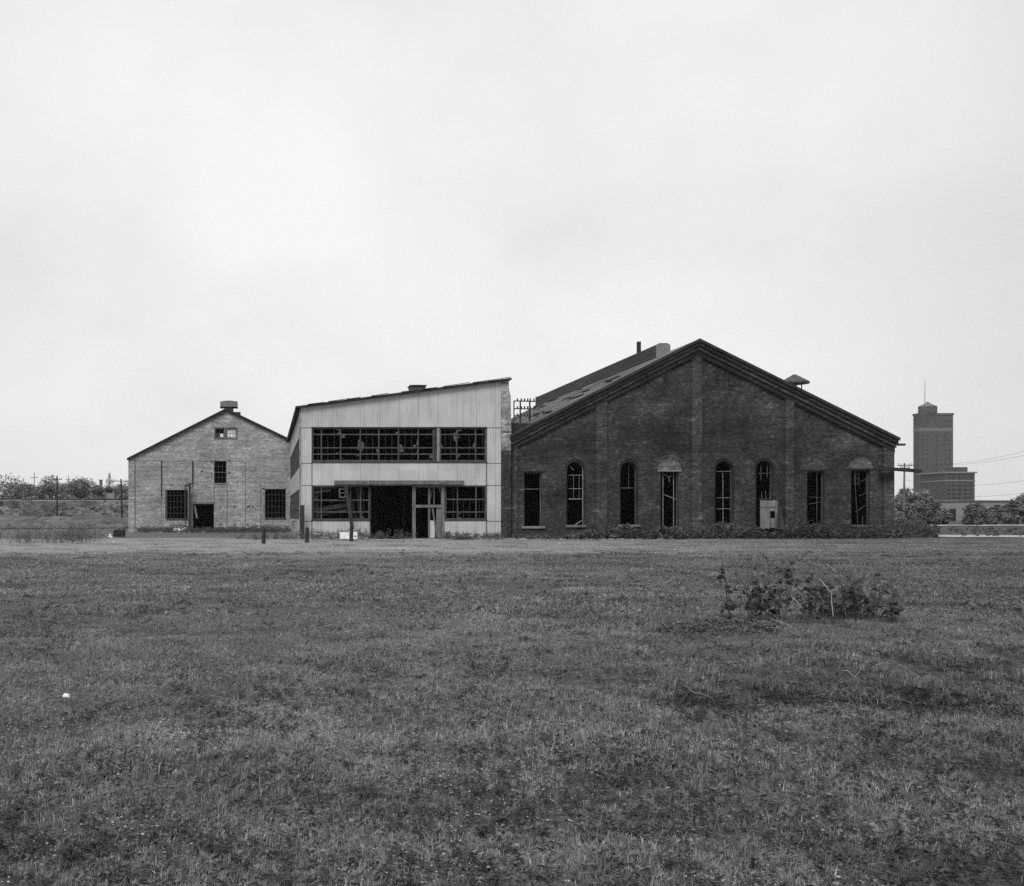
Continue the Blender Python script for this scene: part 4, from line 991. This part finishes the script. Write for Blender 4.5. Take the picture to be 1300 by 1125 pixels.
# old crate of scrap at left
kx = thing('scrap_bin', (fx(150, 76), 76, 0), 'low black metal bin standing alone in the field left of the painted workshop', 'bin')
mb = MB()
a, b = fx(143.5, 76), fx(157, 76); zt = fz(673.5, 76)
mb.box(a, b, 76, 76.05, .05, zt - .05).box(a, b, 76.9, 76.95, .05, zt + .05).box(a, a + .05, 76.05, 76.9, .05, zt).box(b - .05, b, 76.05, 76.9, .05, zt + .08).box(a, b, 76.06, 76.89, .05, .1)
mb.build('tub', mt['iron'], kx)
mb = MB()
for k in range(4): mb.box(a + .1 + k * .17, a + .14 + k * .17, 75.95, 75.998, .1, zt)
mb.build('ribs', mt['frame_dark'], kx)
tag(MB().bar(P(138.5, 686 - 4, 74), P(140.5, 680 - 2, 74), .12, .12).bar(P(141, 681, 74), P(143, 685, 74), .12, .12).build('white_scrap', mt['white']), 'two small white scraps lying left of the black bin', 'scrap')

# ------------------------------------------------------------------ embankment, track, far left
def bank():
    mb = MB(); prof = [(-8, -1.0), (0, .9), (2, 1.3), (11, 4.35), (13, 4.55), (23, 4.6), (34, 1.0), (36, -1)]
    xs = [-420 + k * 4 for k in range(0, 108)]; vs = []
    sub = []
    for (a, b), (c, d_) in zip(prof, prof[1:]):
        for q in range(4): sub.append((a + (c - a) * q / 4, b + (d_ - b) * q / 4))
    sub.append(prof[-1])
    for x in xs:
        for a, b in sub:
            t = 1 if 1 < a < 12 else .1
            vs.append((x, 192 + a + t * 1.2 * mnoise.noise((x * .09, a * .1, 2)), b + t * .5 * mnoise.noise((x * .13, a * .3, 9)) - (x + 50) * .004))
    n = len(sub)
    mb.add(vs, [(i*n+j, (i+1)*n+j, (i+1)*n+j+1, i*n+j+1) for i in range(len(xs)-1) for j in range(n-1)])
    tag(mb.build('embankment', mt['bank'], None, True), None, None, None, 'structure')
    mb = MB(); n = 60
    zt = lambda x: 4.6 - (x + 50) * .004
    mb.add([(-420 + 7 * k, yy, zt(-420 + 7 * k) + dz) for k in range(n) for yy, dz in ((205.2, 0.0), (205.5, .22), (209.5, .22), (209.8, 0))], [(4*i+j, 4*i+j+1, 4*i+j+5, 4*i+j+4) for i in range(n-1) for j in range(3)])
    tag(mb.build('track_bed', mt['ballast']), None, None, None, 'structure')
    rw = thing('railway_track', (-60, 207, zt(-60)), 'dark railway track running along the top of the embankment', 'railway track')
    for yy in (206.4, 207.9): MB().bar((-415, yy, zt(-415) + .42), (-5, yy, zt(-5) + .42), .10, .2).build('rail', mt['frame_dark'], rw)
    mb = MB(); x = -160
    while x < -20: mb.box(x, x + .25, 205.9, 208.4, zt(x) + .22, zt(x) + .33); x += .7
    mb.build('sleepers', mt['wood_dark'], rw)
bank()
# mound in front of the bank
def mound(name, x0, x1, y0, y1, h):
    vs = []; nx, ny = 30, 12
    for j in range(ny + 1):
        for i in range(nx + 1):
            u, v_ = i / nx, j / ny; x = x0 + (x1 - x0) * u; y_ = y0 + (y1 - y0) * v_
            vs.append((x, y_, gh(x, y_) - .1 + h * math.sin(math.pi * u) ** .6 * math.sin(math.pi * v_) * (1 + .5 * mnoise.noise((x * .15, y_ * .15, 4)))))
    n = nx + 1
    o = MB().add(vs, [(j*n+i, j*n+i+1, (j+1)*n+i+1, (j+1)*n+i) for j in range(ny) for i in range(nx)]).build(name, mt['bank'], None, True); tag(o, None, None, None, 'structure')
mound('mound', -38, -20, 150, 166, 1.0); mound('mound', -75, -34, 168, 182, .7)

def rotz(v, a): return Vector((v.x * math.cos(a) - v.y * math.sin(a), v.x * math.sin(a) + v.y * math.cos(a), v.z))
def crown_mesh(blobs, n, leafs, seed):
    """blobs: (x, y, z, rx, ry, rz) around the trunk; small leaf faces through each"""
    random.seed(seed); mb = MB(); tot = sum(b[3] * b[4] + b[3] * b[5] for b in blobs)
    for b in blobs:
        k = int(n * (b[3] * b[4] + b[3] * b[5]) / tot)
        for _ in range(k):
            d = Vector((random.gauss(0, 1), random.gauss(0, 1), random.gauss(0, 1))).normalized()
            r = rnd() ** .45 * (1 + .35 * mnoise.noise(d * 2.3 + Vector((b[0], b[1], seed)))) 
            c = Vector((b[0] + d.x * b[3] * r, b[1] + d.y * b[4] * r, b[2] + d.z * b[5] * r))
            s_ = leafs * uni(.6, 1.4); u = Vector((random.gauss(0, 1), random.gauss(0, 1), random.gauss(0, .6))).normalized(); v_ = u.cross(d + Vector((.01, .02, .3))).normalized()
            mb.add([c - u * s_, c - v_ * s_ * .6, c + u * s_, c + v_ * s_ * .6], [(0, 1, 2, 3)])
    return mb
def tree(name, x, y, h, w, leafm, label, cat, group, seed, n=2600, ls=.3, conifer=False, z0=None, trunk=True):
    random.seed(seed); z0 = gh(x, y) if z0 is None else z0
    root = thing(name, (x, y, z0), label, cat, group); blobs = []
    if conifer:
        for k in range(7):
            t = k / 6; r = w / 2 * (1 - t * .88); blobs.append((0, 0, h * (.15 + .8 * t), r, r, h * .1))
    else:
        for k in range(9):
            a = uni(0, 6.28); r = uni(.1, .62) * w / 2; zz = h * (uni(.30, .80) if cat == 'tree' else uni(.18, .72))
            q = w * uni(.16, .30); blobs.append((r * math.cos(a), r * math.sin(a), zz, q, q, q * uni(.6, .9)))
        blobs.append((0, 0, h * .5, w * .28, w * .28, h * .3))
        for k in range(3): blobs.append((uni(-.4, .4) * w, uni(-.3, .3) * w, h * .18, w * .22, w * .22, h * .2))
    mb = crown_mesh(blobs, n, ls, seed)
    mb.v = [(v_[0] + x, v_[1] + y, max(v_[2], .05) + z0) for v_ in mb.v]
    mb.build('crown', mt[leafm], root)
    if trunk:
        tb = MB().tube([(x, y, z0 - .3), (x + .1, y, z0 + h * .3), (x, y, z0 + h * .7)], [h * .028, h * .02, h * .008], 8)
        for b in blobs[:5]:
            tb.tube([(x, y, z0 + h * .28), (x + b[0] * .5, y + b[1] * .5, z0 + h * .4), (x + b[0], y + b[1], z0 + b[2])], [h * .012, h * .008, h * .003], 5)
        tb.build('trunk', mt['bark'], root)
    return root
G = 'trees beyond the railway embankment'
left = [  # px, Y, top py, width px, leaf, label
    (-40, 300, 606, 70, 'leaf_a', 'broad mid grey tree beyond the embankment at the very left edge'),
    (18, 280, 608, 52, 'leaf_a', 'rounded tree at the left edge, left of the first utility pole'),
    (44, 300, 611, 34, 'leaf_c', 'dark low tree beneath the short pole at the far left'),
    (62, 290, 604.5, 32, 'leaf_a', 'tall rounded tree just left of the tall pole on the field'),
    (80, 320, 609, 26, 'leaf_b', 'pale tree just right of the tall pole on the field'),
    (98, 300, 606.5, 36, 'leaf_a', 'widest tree between the two near utility poles'),
    (112, 340, 609, 22, 'leaf_c', 'narrow dark tree left of the thin far pole'),
    (124, 330, 612, 16, 'leaf_a', 'small tree left of the pale gabled house'),
    (139, 460, 604.5, 30, 'leaf_c', 'pointed conifer rising behind the pale gabled house'),
    (149, 400, 613, 18, 'leaf_a', 'low tree right of the pale gabled house'),
    (163, 330, 613, 26, 'leaf_b', 'pale tree behind the corner of the painted workshop'),
    (30, 340, 610, 30, 'leaf_b', 'pale tree filling the gap left of the short far left pole'),
    (52, 350, 608, 24, 'leaf_b', 'pale crown right of the short far left pole'),
    (88, 345, 611, 22, 'leaf_c', 'dark crown under the thin pole between the two near poles'),
    (105, 360, 607, 24, 'leaf_b', 'pale crown rising left of the far pole with two crossarms'),
    (119, 385, 611, 20, 'leaf_b', 'pale crown between the far pole and the chimney'),
    (132, 420, 612, 18, 'leaf_a', 'round crown between the chimney and the pointed conifer'),
    (153, 440, 611, 24, 'leaf_c', 'dark crown right behind the leaning near pole'),
]
for i, (px, Y, tp, wd, lm, lab) in enumerate(left):
    h = fz(tp, Y); tree('pine_tree' if i == 8 else 'tree', fx(px, Y), Y, h * 1.06, wd * Y / F * 1.4, lm, lab, 'tree', G, 100 + i, 6000, .27, i == 8, 0)
bushes = [(40, 232, 626, 30, 'leaf_b', 'pale bush on the embankment edge at the far left'), (66, 236, 627, 28, 'leaf_a', 'bush at the foot of the tall tree by the near pole'), (92, 230, 626, 30, 'leaf_b', 'pale bush on the embankment edge between the poles'),
          (112, 238, 624, 22, 'leaf_a', 'bush on the embankment edge below the thin far pole'), (134, 228, 628.5, 26, 'leaf_b', 'pale bush in front of the pale gabled house'), (156, 232, 625, 26, 'leaf_c', 'dark bush behind the nearer right hand pole'), (10, 234, 625, 34, 'leaf_a', 'wide bush at the very left edge of the embankment')]
for i, (px, Y, tp, wd, lm, lab) in enumerate(bushes):
    tree('bush', fx(px, Y), Y, fz(tp, Y) * 1.12, wd * Y / F * 1.2, lm, lab, 'bush', 'bushes along the embankment', 140 + i, 2400, .32, False, 0)
# gabled house among the trees
HYY = 330.0
H = thing('house', (fx(138.5, HYY), HYY, 0), 'small pale gabled house among the trees beyond the embankment', 'house')
hx = lambda p: fx(p, HYY)
hz = lambda p: fz(p, HYY)
MB().prism([(hx(132.5), 0), (hx(145), 0), (hx(145), hz(621.5)), (hx(138.7), hz(618.6)), (hx(132.5), hz(621.5))], HYY, HYY + 8, [rect(hx(134.3), hx(143), hz(626), hz(621.6))]).build('wall', mt['frame_pale'], H)
MB().prism([(hx(130.3), hz(622.4)), (hx(138.7), hz(618.2)), (hx(147), hz(622.4)), (hx(147), hz(621.2)), (hx(138.7), hz(617)), (hx(130.3), hz(621.2))], HYY - .6, HYY + 8.5).build('roof', mt['galv'], H)
MB().box(hx(134.3), hx(143), HYY + .5, HYY + .6, hz(626), hz(621.6)).build('window', mt['far_window'], H)
qx = lambda p: fx(p, 370)
MB().box(qx(126), qx(129), 370, 372, 0, fz(610, 370)).box(qx(125.7), qx(129.3), 369.8, 372.2, fz(610, 370), fz(609, 370)).build('chimney', mt['wood'], H)  # chimney in a paler grey, fading with distance put into its colour

# utility poles
def upole(px, base, top, Y, arms, label, r=.14, lean=0, gz=None, m='wood_dark', insul=True):
    x = fx(px, Y); z0 = gh(x, Y) if gz is None else gz; zt = fz(top, Y)
    root = thing('utility_pole', (x, Y, z0), label, 'utility pole', 'utility poles')
    MB().tube([(x, Y, z0 - .4), (x + lean, Y, zt)], [r, r * .75], 8).build('pole', mt[m], root)
    for (z_, ln, ang) in arms:
        zz = fz(z_, Y); dx, dy = math.cos(ang) * ln / 2, math.sin(ang) * ln / 2; xx = x + lean * .9
        a = MB().bar((xx - dx, Y - .16 - dy, zz), (xx + dx, Y - .16 + dy, zz), .1, .12).build('crossarm', mt[m], root)
        if insul:
            mb = MB()
            for t in (-.9, -.55, .55, .9): mb.tube([(xx + dx * t, Y - .16 + dy * t, zz + .05), (xx + dx * t, Y - .16 + dy * t, zz + .28)], [.05, .04], 6)
            mb.build_each('insulator', mt['galv'], a)
    return root
upole(72.5, 656, 604, 175, [(608.5, 2.6, 1.1)], 'tall dark pole standing before the embankment nearest the left edge', .16, 0)
upole(155, 657, 608, 165, [(611, 2.4, .3)], 'dark leaning pole with a crossarm left of the painted workshop', .16, -.18)
upole(43.5, 0, 600, 262, [(606.5, 1.8, 0)], 'short looking pole rising above trees at the far left', .12, 0, 0, 'wood')
upole(87, 0, 604, 300, [(609, 1.8, .8)], 'thin pole rising among trees between the two near poles', .12, 0, 0, 'wood')
upole(115.5, 0, 607, 255, [(614, 1.6, .2), (622, 1.6, .2)], 'thin pale far pole rising left of the gabled house', .11, 0, 0, 'wood_pale')
upole(143.5, 0, 607, 350, [(611, 1.6, 0)], 'thin far pole rising right of the gabled house', .1, 0, 0, 'wood')
rp = upole(1147, 635, 588, 150, [(591.2, 2.4, .15), (594.5, 1.6, .15)], 'grey wooden pole with two crossarms beyond the right corner of the brick warehouse', .15, .15, 0, 'wood')
rp2 = upole(1345, 0, 560, 110, [(566, 2.4, .15)], 'utility pole outside the right edge', .15, 0, 0, 'wood')
bpy.data.objects.remove(rp2.children[0], do_unlink=True) if False else None
pl = thing('power_line', (fx(1147, 150), 150, 0), 'thin power lines crossing the sky at the right edge', 'power line')
for (za, zb, dx) in ((590.3, 566, -.9), (590.3, 566.5, .9), (611, 605, 0), (623, 622, 0)):
    a = Vector((fx(1147, 150) + dx, 150 - .16, fz(za, 150) + .2)); b = Vector((fx(1345, 110) + dx, 110 - .16, fz(zb, 110) + .25)); pts = []
    for k in range(25):
        t = k / 24; pts.append(a.lerp(b, t) - Vector((0, 0, 4 * t * (1 - t) * 1.0)))
    MB().tube(pts, .014, 4).build('wire', mt['frame'], pl)
# insulator rack behind the valley roof
ry = 79.0
rk = thing('insulator_rack', (fx(667, ry), ry, fz(536, ry)), 'small rack with three bars of insulators on the roof valley between the two near buildings', 'insulator rack')
rx = lambda p: fx(p, ry)
rz_ = lambda p: fz(p, ry)
for px in (652.5, 660.5, 672.5): MB().bar((rx(px), ry, rz_(541)), (rx(px), ry, rz_(509)), .08 if px < 655 else .10, .08).build('upright', mt['frame'] if px < 655 else mt['iron'], rk)
for py in (509.3, 519, 528):
    a = MB().bar((rx(651.5), ry - .1, rz_(py)), (rx(684), ry - .1, rz_(py + .8)), .08, .08).build('crossbar', mt['frame'], rk)
    mb = MB()
    for px in (656.5, 661.3, 665.5, 669.5, 672.8, 677.5): mb.tube([(rx(px), ry - .1, rz_(py)), (rx(px), ry - .1, rz_(py - 3.2))], [.07, .045], 7)
    mb.build_each('insulator', mt['iron'], a)

# ------------------------------------------------------------------ far right: tower, hotel block, low building, bushes
TY = 900.0
tx = lambda p: fx(p, TY)
tz = lambda p: fz(p, TY)
T = thing('tower_block', (tx(1184), TY, 0), 'tall dark brick tower with a small domed cupola and a mast', 'tower')
x0, x1 = tx(1167), tx(1210); D = 8.2
MB().box(x0, x1, TY, TY + D, 0, tz(526.5)).build('shaft', mt['brick_far'], T)
MB().box(x0 - .5, x1 + .5, TY - .5, TY + D + .5, tz(527.2), tz(524.5)).box(x0 - .2, x1 + .2, TY - .2, TY + D + .2, tz(532), tz(531)).build('cornice', mt['brick_far'], T)
MB().box(x0 - .12, x1 + .12, TY - .12, TY + D + .1, tz(547.5), tz(543.5)).build('belt_course', mt['wood'], T)
ccx, ccy = tx(1181.5), TY + D / 2
def oct_(mb, r0, z0, r1, z1, n=8):
    for_ = [(ccx + r * math.cos(2*math.pi*(k+.5)/n), ccy + r * .8 * math.sin(2*math.pi*(k+.5)/n), z) for r, z in ((r0, z0), (r1, z1)) for k in range(n)]
    mb.add(for_, [(k, (k+1) % n, n+(k+1) % n, n+k) for k in range(n)] + [tuple(range(n, 2*n)), tuple(range(n))]); return mb
cu = oct_(MB(), 7.6, tz(524.4), 7.6, tz(516.2)).build('cupola', mt['brick_far'], T)
mb = oct_(MB(), 8.0, tz(516.1), 7.6, tz(515.3)); oct_(mb, 7.5, tz(515.3), 2.2, tz(511.5)); oct_(mb, 1.5, tz(511.5), .8, tz(509.3)); mb.build('dome', mt['wood'], cu)
MB().tube([(tx(1178), ccy, tz(514)), (tx(1178), ccy, tz(481))], [.3, .12], 6).build('mast', mt['frame'], T)
wm = None
def farwin(parent, cx, y_, z_, w, h, m, sub=None):
    global wm
    mb = MB().box(cx - w/2, cx + w/2, y_ - .06, y_ - .01, z_, z_ + h); return mb.build('window', mt[m], parent)
for r in range(13):
    farwin(T, tx(1189.3), TY, tz(547.5 + 6.05 * r + 2.0), 1.7, 1.9, 'far_window')
for r in range(18):
    z_ = tz(536 + 6.05 * r)
    for c in (1171.5, 1177, 1200, 1205.5):
        farwin(T, tx(c), TY, z_, 1.3, 1.9, 'far_window_dim')
HY2 = 700.0
ax = lambda p: fx(p, HY2)
az = lambda p: fz(p, HY2)
A = thing('hotel_block', (ax(1220), HY2, 0), 'seven storey brick block with a pale cornice standing before the tall tower', 'building')
MB().box(ax(1200), ax(1237.5), HY2, HY2 + 27, 0, az(600.5)).build('wall', mt['brick_far'], A)
MB().box(ax(1200) - 1.0, ax(1237.5) + 1.0, HY2 - 1.0, HY2 + 28, az(600.8), az(599)).box(ax(1200) - .3, ax(1237.5) + .3, HY2 - .3, HY2 + 27.3, az(611), az(609.8)).build('cornice', mt['sill'], A)
MB().box(ax(1222), ax(1236), HY2 + 6, HY2 + 18, az(600), az(592.5)).build('penthouse', mt['brick_far'], A)
for k, px in enumerate((1210, 1216)): MB().box(ax(px), ax(px + 2), HY2 + 5, HY2 + 7, az(599), az(595 + k * 2)).build('chimney', mt['brick_far'], A)
for r in range(8):
    z_ = az(607.5 + 5.2 * r)
    for c in (1204.5, 1211, 1218, 1225.5, 1232.5): farwin(A, ax(c), HY2, z_, 2.5, 1.5, 'far_window' if r else 'far_window_dim')
for r in range(7):
    z_ = az(607.5 + 5.2 * r)
    for q in range(5):
        yy = HY2 + 3 + q * 5.2; MB().box(ax(1200) - .06, ax(1200) - .01, yy, yy + 1.8, z_, z_ + 1.4).build('window', mt['far_window_dim'], A)
# pale low building
LY = 310.0
B = thing('low_warehouse', (fx(1215, LY), LY, 0), 'long low pale warehouse below the brick block', 'building')
bx_ = lambda p: fx(p, LY)
bz_ = lambda p: fz(p, LY)
MB().box(bx_(1141), bx_(1340), LY, LY + 20, 0, bz_(636.5)).build('wall', mt['concrete_far'], B)
MB().box(bx_(1140.5), bx_(1341), LY - .4, LY + 20.4, bz_(636.4), bz_(635.2)).build('roof', mt['roof'], B)
MB().box(bx_(1205), bx_(1213), LY - .2, LY - .01, 0, bz_(646)).build('door', mt['far_window'], B)
for px in (1160, 1228, 1262, 1290): MB().box(bx_(px), bx_(px + 7), LY - .15, LY - .01, bz_(648), bz_(641)).build('window', mt['far_window_dim'], B)
fc = thing('wire_fence', (fx(1220, 215), 215, 0), 'thin post and wire fence in front of the low pale warehouse', 'fence')
for k in range(9): x = fx(1185 + k * 19, 215); MB().tube([(x, 215, -.2), (x, 215, 1.9)], .05, 6).build('post', mt['wood_dark'], fc)
for z_ in (.7, 1.2, 1.8): MB().tube([(fx(1185, 215), 215, z_), (fx(1337, 215), 215, z_)], .02, 4).build('wire', mt['frame_dark'], fc)
GR = 'trees and bushes at the right edge'
right = [(1150, 245, 610, 34, 'leaf_a', 'tree behind the grey wooden pole at the warehouse corner', 'tree'), (1172, 262, 618, 24, 'leaf_b', 'pale tree at the left foot of the tall tower', 'tree'),
         (1151, 175, 632, 26, 'leaf_a', 'bush right beside the corner of the brick warehouse', 'bush'), (1178, 185, 633, 32, 'leaf_c', 'dark bush in front of the low warehouse, below the tall tower', 'bush'),
         (1197, 190, 640, 20, 'leaf_a', 'smaller bush below the left corner of the brick block', 'bush'), (1238, 170, 632, 34, 'leaf_c', 'large dark bush right of the brick block', 'bush'), (1262, 176, 637, 26, 'leaf_c', 'low bush at the right edge of the field', 'bush'),
         (1292, 200, 626, 40, 'leaf_a', 'tree at the very right edge of the picture', 'tree')]
for i, (px, Y, tp, wd, lm, lab, cat) in enumerate(right):
    tree('tree' if cat == 'tree' else 'bush', fx(px, Y), Y, fz(tp, Y) * 1.04, wd * Y / F * 1.1, lm, lab, cat, GR, 170 + i, 6500, .19 if Y < 200 else .24, False, 0)
random.seed(5)

# ------------------------------------------------------------------ air
hz_m = bpy.data.materials.new('thin_haze'); hz_m.use_nodes = True
nt = hz_m.node_tree; nt.nodes.clear(); o_ = nt.nodes.new('ShaderNodeOutputMaterial'); pv_ = nt.nodes.new('ShaderNodeVolumePrincipled')
pv_.inputs['Density'].default_value =   .00010; pv_.inputs['Color'].default_value = (.95, .95, .95, 1); nt.links.new(pv_.outputs[0], o_.inputs['Volume'])
tag(MB().box(-910, 1600, -70, 1605, -3, 135).build('haze', hz_m), 'thin summer haze over the whole field', 'haze', None, 'stuff')

# ------------------------------------------------------------------ sky and sun
EL, AZ = R(50), R(205)
w = bpy.data.worlds.new("World"); sc.world = w; w.use_nodes = True
nt = w.node_tree; n = nt.nodes; l = nt.links; bg = n['Background']
sky = n.new('ShaderNodeTexSky'); sky.sky_type = 'NISHITA'; sky.sun_disc = False; sky.sun_elevation = EL; sky.sun_rotation = AZ
bw = n.new('ShaderNodeRGBToBW'); l.new(sky.outputs[0], bw.inputs[0])
tc = n.new('ShaderNodeTexCoord')
mp = n.new('ShaderNodeMapping'); mp.inputs['Scale'].default_value = (1.0, 1.0, 1.5); l.new(tc.outputs['Generated'], mp.inputs['Vector'])
nz = n.new('ShaderNodeTexNoise'); nz.inputs['Scale'].default_value = 3.4; nz.inputs['Detail'].default_value = 5; nz.inputs['Roughness'].default_value = .5; l.new(mp.outputs[0], nz.inputs['Vector'])
cl = ramp(nt, nz.outputs['Fac'], [(.32, .89), (.5, .985), (.66, 1.05)])
dt = n.new('ShaderNodeVectorMath'); dt.operation = 'DOT_PRODUCT'; l.new(tc.outputs['Generated'], dt.inputs[0])
bd = Vector((.10, 1, .40)).normalized(); dt.inputs[1].default_value = bd
gl = ramp(nt, dt.outputs['Value'], [(.0, .68), (.70, .70), (.84, .82), (.93, .98), (1.0, 1.04)])
def mth(op, a, b):
    m = n.new('ShaderNodeMath'); m.operation = op
    for k, v_ in enumerate((a, b)):
        if isinstance(v_, (int, float)): m.inputs[k].default_value = v_
        else: l.new(v_, m.inputs[k])
    return m.outputs[0]
SKYV = 4.6
cloud = mth('MULTIPLY', mth('MULTIPLY', cl, gl), SKYV)
tot = mth('ADD', mth('MULTIPLY', cloud, .92), mth('MULTIPLY', bw.outputs[0], .06))
cbx = n.new('ShaderNodeCombineXYZ')
for k in range(3): l.new(tot, cbx.inputs[k])
l.new(cbx.outputs[0], bg.inputs['Color']); bg.inputs['Strength'].default_value = .1
sd = bpy.data.lights.new('sun', 'SUN'); sd.energy = 1.4; sd.angle = R(25); sd.color = (1, 1, 1)
so = bpy.data.objects.new('sun', sd); COL.objects.link(so)
# light comes from behind the camera, a little from the left
dirv = Vector((-.30, -.62, math.tan(EL) * .69)).normalized()
so.rotation_euler = dirv.to_track_quat('Z', 'Y').to_euler(); so.location = dirv * 60
sky.sun_rotation = math.atan2(dirv.x, dirv.y)

sc.view_settings.view_transform = 'Standard'; sc.view_settings.look = 'None'
sc.view_settings.exposure = 1.0; sc.view_settings.gamma = 1; sc.view_settings.use_curve_mapping = False
sc.render.engine = 'CYCLES'
sc.cycles.max_bounces = 6; sc.cycles.volume_bounces = 0
sc.cycles.use_denoising = False
